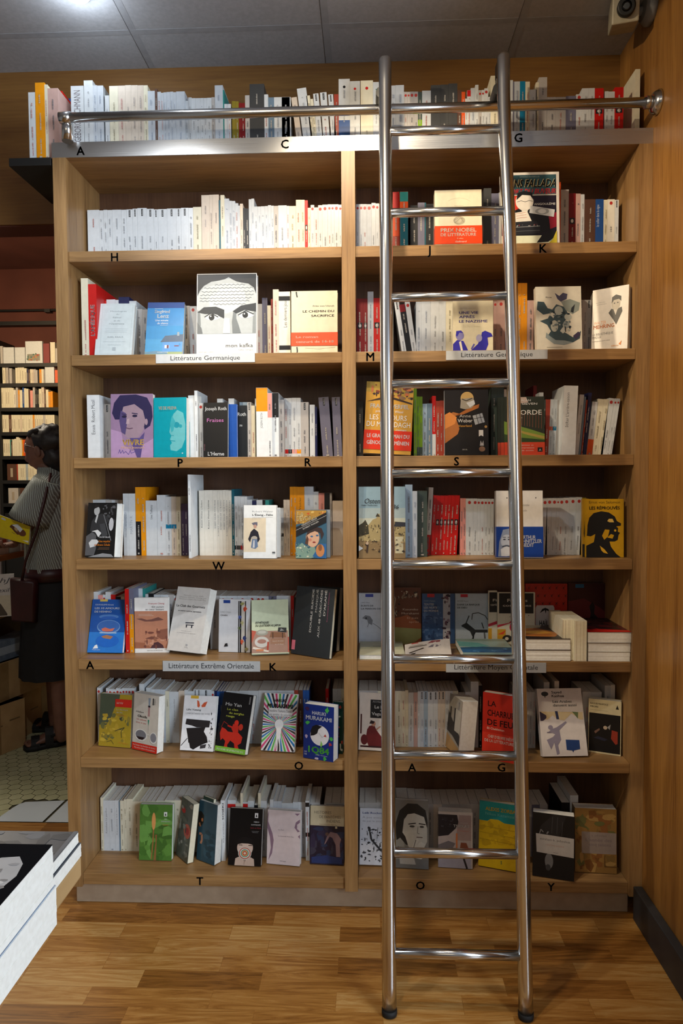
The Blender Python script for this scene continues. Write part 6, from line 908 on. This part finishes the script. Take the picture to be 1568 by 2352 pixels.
for i, (x, y, w, d_, z, h, rz_) in enumerate(((-1.03, 1.22, .30, .34, 0, .25, 24), (-.98, 1.62, .26, .34, 0, .25, 12), (-1.05, 1.30, .32, .62, .2505, .20, 16))):
    m = MB(); m.box(-w/2, -d_/2, 0, w/2, d_/2, h, kraft); m.box(-w/2-.001, -d_/2-.001, h-.004, w/2+.001, d_/2+.001, h, kraft); m.box(w/2, -.03, .0, w/2+.0008, .03, h, noisy('tape', '8a6c44', '967850', 20, .3))
    for q in range(3): m.box(w/2+.0001, -d_/2+.05+q*.1, h*(.5+.06*q), w/2+.0006, -d_/2+.11+q*.1, h*(.53+.06*q), printed('7a6242'))
    o = m.build('cardboard_box'); o.location = (x, y, z+.0003); o.rotation_euler = (0, 0, -R(rz_)); tag(o, ['front cardboard box on the tiles under the side table', 'rear cardboard box on the tiles beside the sandals', 'long cardboard box resting on the other two'][i], 'box', 'cardboard boxes under the side table')
# blue-grey parcel
m = MB(); m.box(-.15, -.12, 0, .15, .25, .10, noisy('blue_paper', '5c6a7c', '7a8898', 25, .5)); m.box(.1501, -.05, .03, .151, .15, .07, printed('a8b4c0')); o = m.build('parcel'); o.location = (-1.06, 1.30, .4515); o.rotation_euler = (0, 0, -R(14)); tag(o, 'blue-grey parcel on top of the long cardboard box', 'box')

# ------------------------------------------------------------------ the reader behind the bookcase
PY = 1.33
def pp(u, v, y=PY): return on_y(u, v, y)
per = tag(empty('person', (pp(125, 1600).x, PY, 0)), 'person in grey pleated blouse and black skirt reading a yellow book, left edge', 'person')
skin = noisy('skin', '6e4a3c', '7c5646', 20, .5); hair_m = noisy('dark_hair', '100c0c', '221a18', 80, .5)
def blouse_nodes(nt, b):
    tc = N(nt, 'ShaderNodeTexCoord'); mp = N(nt, 'ShaderNodeMapping'); mp.inputs['Rotation'].default_value = (0, R(12), 0)
    wv = N(nt, 'ShaderNodeTexWave', i_Scale=34.0, i_Distortion=2.5, i_Detail=2.0); nt.links.new(tc.outputs['Object'], mp.inputs[0]); nt.links.new(mp.outputs[0], wv.inputs['Vector'])
    nt.links.new(ramp(nt, wv.outputs[0], [(.0, hexc('6e6f6a')), (.75, hexc('85877f')), (.97, hexc('aebcb6'))]), b.inputs['Base Color'])
    bp = N(nt, 'ShaderNodeBump', i_Strength=.5, i_Distance=.006); nt.links.new(wv.outputs[0], bp.inputs['Height']); nt.links.new(bp.outputs[0], b.inputs['Normal'])
blouse = pbr('pleated_fabric', rough=.45, build=blouse_nodes); skirt = noisy('black_cloth', '08090c', '0e1014', 30, .8); leather = noisy('maroon_leather', '2c0a0c', '3a1012', 12, .45)
def skin_body(name, verts, edges, rad, mat_, par, sub=2, root=0):
    me = bpy.data.meshes.new(name); me.from_pydata([tuple(v) for v in verts], edges, []); me.materials.append(mat_)
    o = bpy.data.objects.new(name, me); COL.objects.link(o); o.parent = par; o.matrix_parent_inverse = Matrix.Translation(-Vector(par.location))
    md = o.modifiers.new('skin', 'SKIN'); md.use_smooth_shade = True
    for i, r_ in enumerate(rad): sv = me.skin_vertices[0].data[i]; sv.radius = r_ if isinstance(r_, tuple) else (r_, r_)
    me.skin_vertices[0].data[root].use_root = True
    s2 = o.modifiers.new('sub', 'SUBSURF'); s2.levels = sub; s2.render_levels = sub
    return o
X0 = pp(128, 1300).x
V = lambda u, v, dy=0: Vector(pp(u, v, PY+dy))
pel = V(126, 1340); 
verts = [pel, V(124, 1250), V(122, 1140), V(116, 1092), V(106, 1072), V(97, 1056),          # pelvis..neck..head base
         V(113, 1138, -.11), V(74, 1198, -.16), V(52, 1228, -.14), V(40, 1246, -.12),       # near arm
         V(122, 1138, .12), V(86, 1195, .16), V(50, 1214, .06), V(38, 1216, .02),            # far arm
         V(130, 1440, -.07), V(134, 1560, -.07), V(138, 1650, -.07), V(143, 1706, -.06),     # near leg
         V(122, 1430, .09), V(122, 1540, .10), V(124, 1630, .12), V(128, 1672, .13)]         # far leg
edges = [(0, 1), (1, 2), (2, 3), (3, 4), (4, 5), (2, 6), (6, 7), (7, 8), (8, 9), (2, 10), (10, 11), (11, 12), (12, 13), (0, 14), (14, 15), (15, 16), (16, 17), (0, 18), (18, 19), (19, 20), (20, 21)]
rad = [.12, .11, (.07, .09), .048, .047, .05, .040, .036, .026, .022, .048, .036, .026, .022, .062, .044, .036, .030, .062, .042, .034, .030]
skin_body('body', verts, edges, rad, skin, per)
# head with profile facing left, bowed
def ell(cx_, cy_, cz_, rx, ry, rz_, tilt=0, n=20, m=14, mod=None):
    out = []
    for i in range(m+1):
        t = math.pi*i/m; ring = []
        for j in range(n):
            a_ = 6.2832*j/n; p = Vector((rx*math.sin(t)*math.cos(a_), ry*math.sin(t)*math.sin(a_), -rz_*math.cos(t)))
            if mod: p = mod(p)
            p = Matrix.Rotation(tilt, 3, 'Y') @ p; ring.append((p.x+cx_, p.y+cy_, p.z+cz_))
        out.append(ring)
    return out
hc = V(97, 1036)
def face(p):
    if p.x < -.055:
        if abs(p.y) < .022 and -.035 < p.z < .01: p.x -= .020*(1-abs(p.y)/.022)*(1-abs(p.z+.016)/.03)      # nose
        if abs(p.y) < .03 and -.062 < p.z < -.04: p.x -= .006
        if .0 < p.z < .02 and .012 < abs(p.y) < .04: p.x += .006
    if p.z < -.05: p.x += .0; p.y *= .8
    return p
mb = MB(); mb.loops(ell(hc.x, PY, hc.z, .085, .068, .110, R(-18), 28, 30, face), skin); h_ = child(mb, 'head', per)
mb = MB(); mb.loops(ell(hc.x+.010, PY-.070, hc.z-.004, .016, .008, .028, R(-15), 12, 8), skin); child(mb, 'ear', per)
rh = random.Random(3)
def tuft(p):
    return p*(1+.10*math.sin(p.x*90+p.z*70)*math.sin(p.y*80+p.z*40))
hm = V(117, 1014); mb = MB(); mb.loops(ell(hm.x, PY, hm.z, .098, .088, .088, R(10), 30, 20, tuft), hair_m)
hn = V(129, 1048); mb.loops(ell(hn.x, PY, hn.z, .062, .078, .085, R(-20), 24, 16, tuft), hair_m)
hf = V(90, 994); mb.loops(ell(hf.x, PY, hf.z, .060, .066, .030, R(-25), 24, 12, tuft), hair_m); child(mb, 'hair', per)
g = V(68, 1027); mb = MB(); wire = pbr('wire_frame', (.6, .55, .5, 1), .2, 1)
for s_ in (-1, 1):
    mb.tube([(g.x+.004, PY+s_*(.034+.021*math.cos(t)), g.z+.019*math.sin(t)) for t in [6.2832*k/16 for k in range(17)]],   .002, wire, 6); mb.tube([(g.x+.006, PY+s_*.055, g.z+.006), (hc.x+.015, PY+s_*.071, hc.z+.012)],   .002, wire, 6)
mb.tube([(g.x, PY-.013, g.z), (g.x, PY+.013, g.z)],   .002, wire, 6); child(mb, 'glasses', per)
def ring(c, rx, ry, n=40, wob=0, ph=0):
    return [(c.x+(rx+wob*math.cos(9*6.2832*j/n+ph))*math.cos(6.2832*j/n), c.y+(ry+wob*math.sin(11*6.2832*j/n))*math.sin(6.2832*j/n), c.z) for j in range(n)]
mb = MB(); mb.loops([ring(V(124, 1308), .128, .155, wob=.006), ring(V(124, 1270), .130, .160, wob=.006), ring(V(124, 1220), .128, .165, wob=.005), ring(V(122, 1160), .118, .175, wob=.004), ring(V(120, 1120), .108, .178, wob=.003), ring(V(119, 1100), .085, .13), ring(V(117, 1090), .064, .075), ring(V(115, 1080), .060, .064), ring(V(113, 1074), .054, .058)], blouse, False); child(mb, 'blouse', per)
for dy in (-.155, .165):
    s0, s1 = V(112, 1104, dy*.75), V(68, 1196, dy); dd = (s1-s0)
    mb = MB(); R0 = []
    for k in range(7):
        f = k/6; c = s0.lerp(s1, f); rr = .070+.038*f*(1-.25*f); ax = dd.normalized(); b1 = Vector((0, 1, 0)); b2 = ax.cross(b1).normalized()
        R0.append([tuple(c+b1*rr*.9*math.cos(6.2832*j/36)+b2*(rr+.003*math.sin(6.2832*j/36*9))*math.sin(6.2832*j/36)) for j in range(36)])
    mb.loops(R0, blouse); child(mb, 'sleeve', per)
mb = MB(); mb.loops([ring(V(118, 1548), .150, .155, wob=.006), ring(V(119, 1500), .150, .155, wob=.006), ring(V(122, 1420), .145, .16, wob=.004), ring(V(125, 1340), .128, .15), ring(V(125, 1300), .112, .135)], skirt, False); child(mb, 'skirt', per)
mb = MB(); mb.loops([ring(V(124, 1328), .134, .160), ring(V(124, 1300), .131, .158)], leather); child(mb, 'belt', per)
# feet in strapped sandals
def foot(heel, toe, near):
    d_ = (toe-heel); L_ = d_.length; d_.normalize(); sd = Vector((-d_.y, d_.x, 0)); up_ = Vector((0, 0, 1)); rg = []
    for f, w_, h0 in ((0, .022, .05), (.12, .030, .06), (.3, .031, .07), (.5, .036, .052), (.72, .044, .034), (.9, .040, .022), (1.0, .022, .014)):
        c = heel+d_*L_*f+up_*(.022+h0/2); rg.append([tuple(c+sd*w_*math.cos(6.2832*j/16)+up_*h0/2*math.sin(6.2832*j/16)) for j in range(16)])
    mb = MB(); mb.loops(rg, skin)
    for k in range(5):
        t0 = heel+d_*(L_*.95)+sd*(-.032+.016*k)+up_*.030; mb.loops(ell(t0.x-.006*(2-abs(2-k)), t0.y, t0.z, .016-.002*abs(1-k)*.5, .0085, .0085, 0, 10, 8), skin)
    child(mb, 'foot', per)
    mb = MB(); sole = []
    for z_ in (.001, .024):
        sole.append([tuple(heel+d_*L_*f+sd*w_*s_+Vector((0, 0, z_))) for f, w_, s_ in ((-.04, .02, -1), (.2, .036, -1), (.5, .036, -1), (.8, .050, -1), (1.02, .042, -1), (1.10, .0, 1), (1.02, .042, 1), (.8, .050, 1), (.5, .036, 1), (.2, .036, 1), (-.04, .02, 1))])
    mb.loops(sole, rubber)
    for f, wd_, hh_ in ((.78, .047, .045), (.42, .040, .085)):
        c = heel+d_*L_*f; arc = [c+sd*wd_*math.cos(math.pi*k/10)+up_*(.02+hh_*math.sin(math.pi*k/10)) for k in range(11)]
        for p0, p1 in zip(arc, arc[1:]): mb.poly([p0-d_*.020, p1-d_*.020, p1+d_*.020, p0+d_*.020], rubber)
    mb.tube([heel+sd*.034+up_*.06+d_*L_*.38, heel+sd*.030+up_*.085+d_*L_*.05, heel-sd*.030+up_*.085+d_*L_*.05, heel-sd*.034+up_*.06+d_*L_*.38], .007, rubber, 8); child(mb, 'sandal', per)
foot(on_z(150, 1708, 0), on_z(62, 1722, 0), True); foot(on_z(135, 1678, 0), on_z(80, 1676, 0), False)
# hands: palm plus five fingers curling under the book
def hand(wr, d_, sd, up_):
    vs_ = [wr, wr+d_*.045, wr+d_*.085]; ed = [(0, 1), (1, 2)]; rd_ = [.022, (.036, .015), (.034, .013)]
    for k, ln in enumerate((.055, .068, .072, .062)):
        b0 = wr+d_*.08+sd*(-.030+.020*k); i = len(vs_); vs_ += [b0, b0+d_*ln*.5-up_*.006, b0+d_*ln*.8+up_*.012, b0+d_*ln*.78+up_*.030]; ed += [(2, i), (i, i+1), (i+1, i+2), (i+2, i+3)]; rd_ += [.0095, .0090, .0085, .0075]
    i = len(vs_); vs_ += [wr+d_*.03-sd*.038, wr+d_*.06-sd*.052+up_*.02, wr+d_*.08-sd*.045+up_*.035]; ed += [(1, i), (i, i+1), (i+1, i+2)]; rd_ += [.011, .010, .0085]
    o = skin_body('hand', vs_, ed, rd_, skin, per, 1, 0)
hand(V(36, 1250, -.12), Vector((-.25, -.95, .02)).normalized(), Vector((-.97, .25, 0)).normalized(), Vector((0, 0, 1)))
hand(V(38, 1218, .03), Vector((-.9, -.2, -.1)).normalized(), Vector((.1, -.95, .0)).normalized(), Vector((0, 0, 1)))
# the yellow book in the hands
YK = PY-.20; a, b, c, d_ = on_y(-28, 1172, YK), on_y(69, 1209, YK), on_y(66, 1251, YK-.02), on_y(-30, 1226, YK-.02)
mb = MB(); nrm = (b-a).cross(d_-a).normalized()
if nrm.y > 0: nrm = -nrm
bk = -nrm*.014
mb.poly([a, d_, c, b], printed('d8c414', .25)); mb.poly([a+bk, b+bk, c+bk, d_+bk], printed('d8c414')); mb.poly([a, a+bk, d_+bk, d_], printed('d8c414'))
Sheet(mb, lambda x, y, k: tuple((d_+(c-d_)*x).lerp(a+(b-a)*x, y)+nrm*.0003*k), 1, 1).draw([('n', .02, .55, .40, .95, 'c8ccd4', 10, .10, 3), ('e', .68, .58, .15, .24, '5c3418'), ('e', .72, .62, .08, .12, 'b8a070'), ('e', .82, .52, .10, .18, '6a3c1c'), ('p', [(.58, .74), (.72, .88), (.84, .70), (.78, .5), (.70, .66)], 'd4dce0'), ('p', [(.85, .14), (.99, .08), (.99, .2)], 'f0f0d8')])
o = mb.build('paperback'); p_ = MB(); k1 = bk*.08; k2 = bk*.92
p_.poly([b+k1, c+k1, c+k2, b+k2], page_m); p_.poly([a+k1, b+k1, b+k2, a+k2], page_m); p_.poly([d_+k1, d_+k2, c+k2, c+k1], page_m); p_.build('page_block', o)
tag(o, 'yellow book with a brown and white picture held by the person', 'book')
# maroon bag hanging at the hip
bag = tag(empty('shoulder_bag', V(66, 1420, -.19)), 'dark maroon leather bag hanging beside the black skirt', 'bag')
mb = MB(); q = [V(31, 1326, -.16), V(88, 1332, -.16), V(87, 1428, -.16), V(35, 1424, -.16)]
def rr_ring(s_, y_): 
    c = sum(q, Vector())/4; return [tuple(c+(p-c)*s_+Vector((0, y_, 0))) for p in (q[0], q[0].lerp(q[1], .5), q[1], q[1].lerp(q[2], .5), q[2], q[2].lerp(q[3], .5), q[3], q[3].lerp(q[0], .5))]
mb.loops([rr_ring(.9, -.045), rr_ring(1, -.03), rr_ring(1, .005), rr_ring(.9, .02)], leather); child(mb, 'bag_body', bag)
mb = MB(); mb.tube([V(50, 1335, -.19), V(58, 1290, -.20), V(84, 1220, -.215), V(106, 1130, -.20), V(116, 1088, -.10)], .007, leather, 8); child(mb, 'strap', bag)
print('objects', len(bpy.data.objects), 'books', sum(1 for o in bpy.data.objects if o.get('category') == 'book'))

# ------------------------------------------------------------------ the 300 books that show largest stay single, the others become one object
bpy.context.view_layer.update()
from mathutils.bvhtree import BVHTree
BV, BP, own, names = [], [], [], []
for o in bpy.data.objects:
    if o.type != 'MESH' or o.get('kind') == 'structure': continue
    r_ = o
    while r_.parent: r_ = r_.parent
    k = len(names); names.append(r_.name); mw = o.matrix_world; i0 = len(BV)
    BV += [mw @ v.co for v in o.data.vertices]
    for p in o.data.polygons: BP.append([i0+i for i in p.vertices]); own.append(k)
tree = BVHTree.FromPolygons(BV, BP)
cnt = {}
for v in range(2, 2352, 4):
    for u in range(2, 1568, 4):
        i = tree.ray_cast(CAM, ray(u, v))[2]
        if i is not None: n_ = names[own[i]]; cnt[n_] = cnt.get(n_, 0)+1
bks = sorted((o for o in bpy.data.objects if o.get('category') == 'book' and o.parent is None), key=lambda o: -cnt.get(o.name, 0))
rest = bks[300:]
print('smallest single book', cnt.get(bks[299].name, 0), 'merged', len(rest))
MV, MF, MM, mats = [], [], [], []
for o in rest:
    for q in [o]+list(o.children):
        mw = q.matrix_world; me = q.data; i0 = len(MV)
        mp = []
        for m in me.materials:
            if m not in mats: mats.append(m)
            mp.append(mats.index(m))
        MV += [tuple(mw @ v.co) for v in me.vertices]
        for p in me.polygons: MF.append(tuple(i0+i for i in p.vertices)); MM.append(mp[p.material_index])
me = bpy.data.meshes.new('paperbacks'); me.from_pydata(MV, [], MF)
for m in mats: me.materials.append(m)
me.polygons.foreach_set('material_index', MM); me.update()
so = bpy.data.objects.new('paperbacks', me); COL.objects.link(so)
tag(so, 'all the slimmest and half-hidden books filling the gaps on the shelves', 'book', kind='stuff')
for o in rest:
    for q in list(o.children): bpy.data.objects.remove(q)
    bpy.data.objects.remove(o)
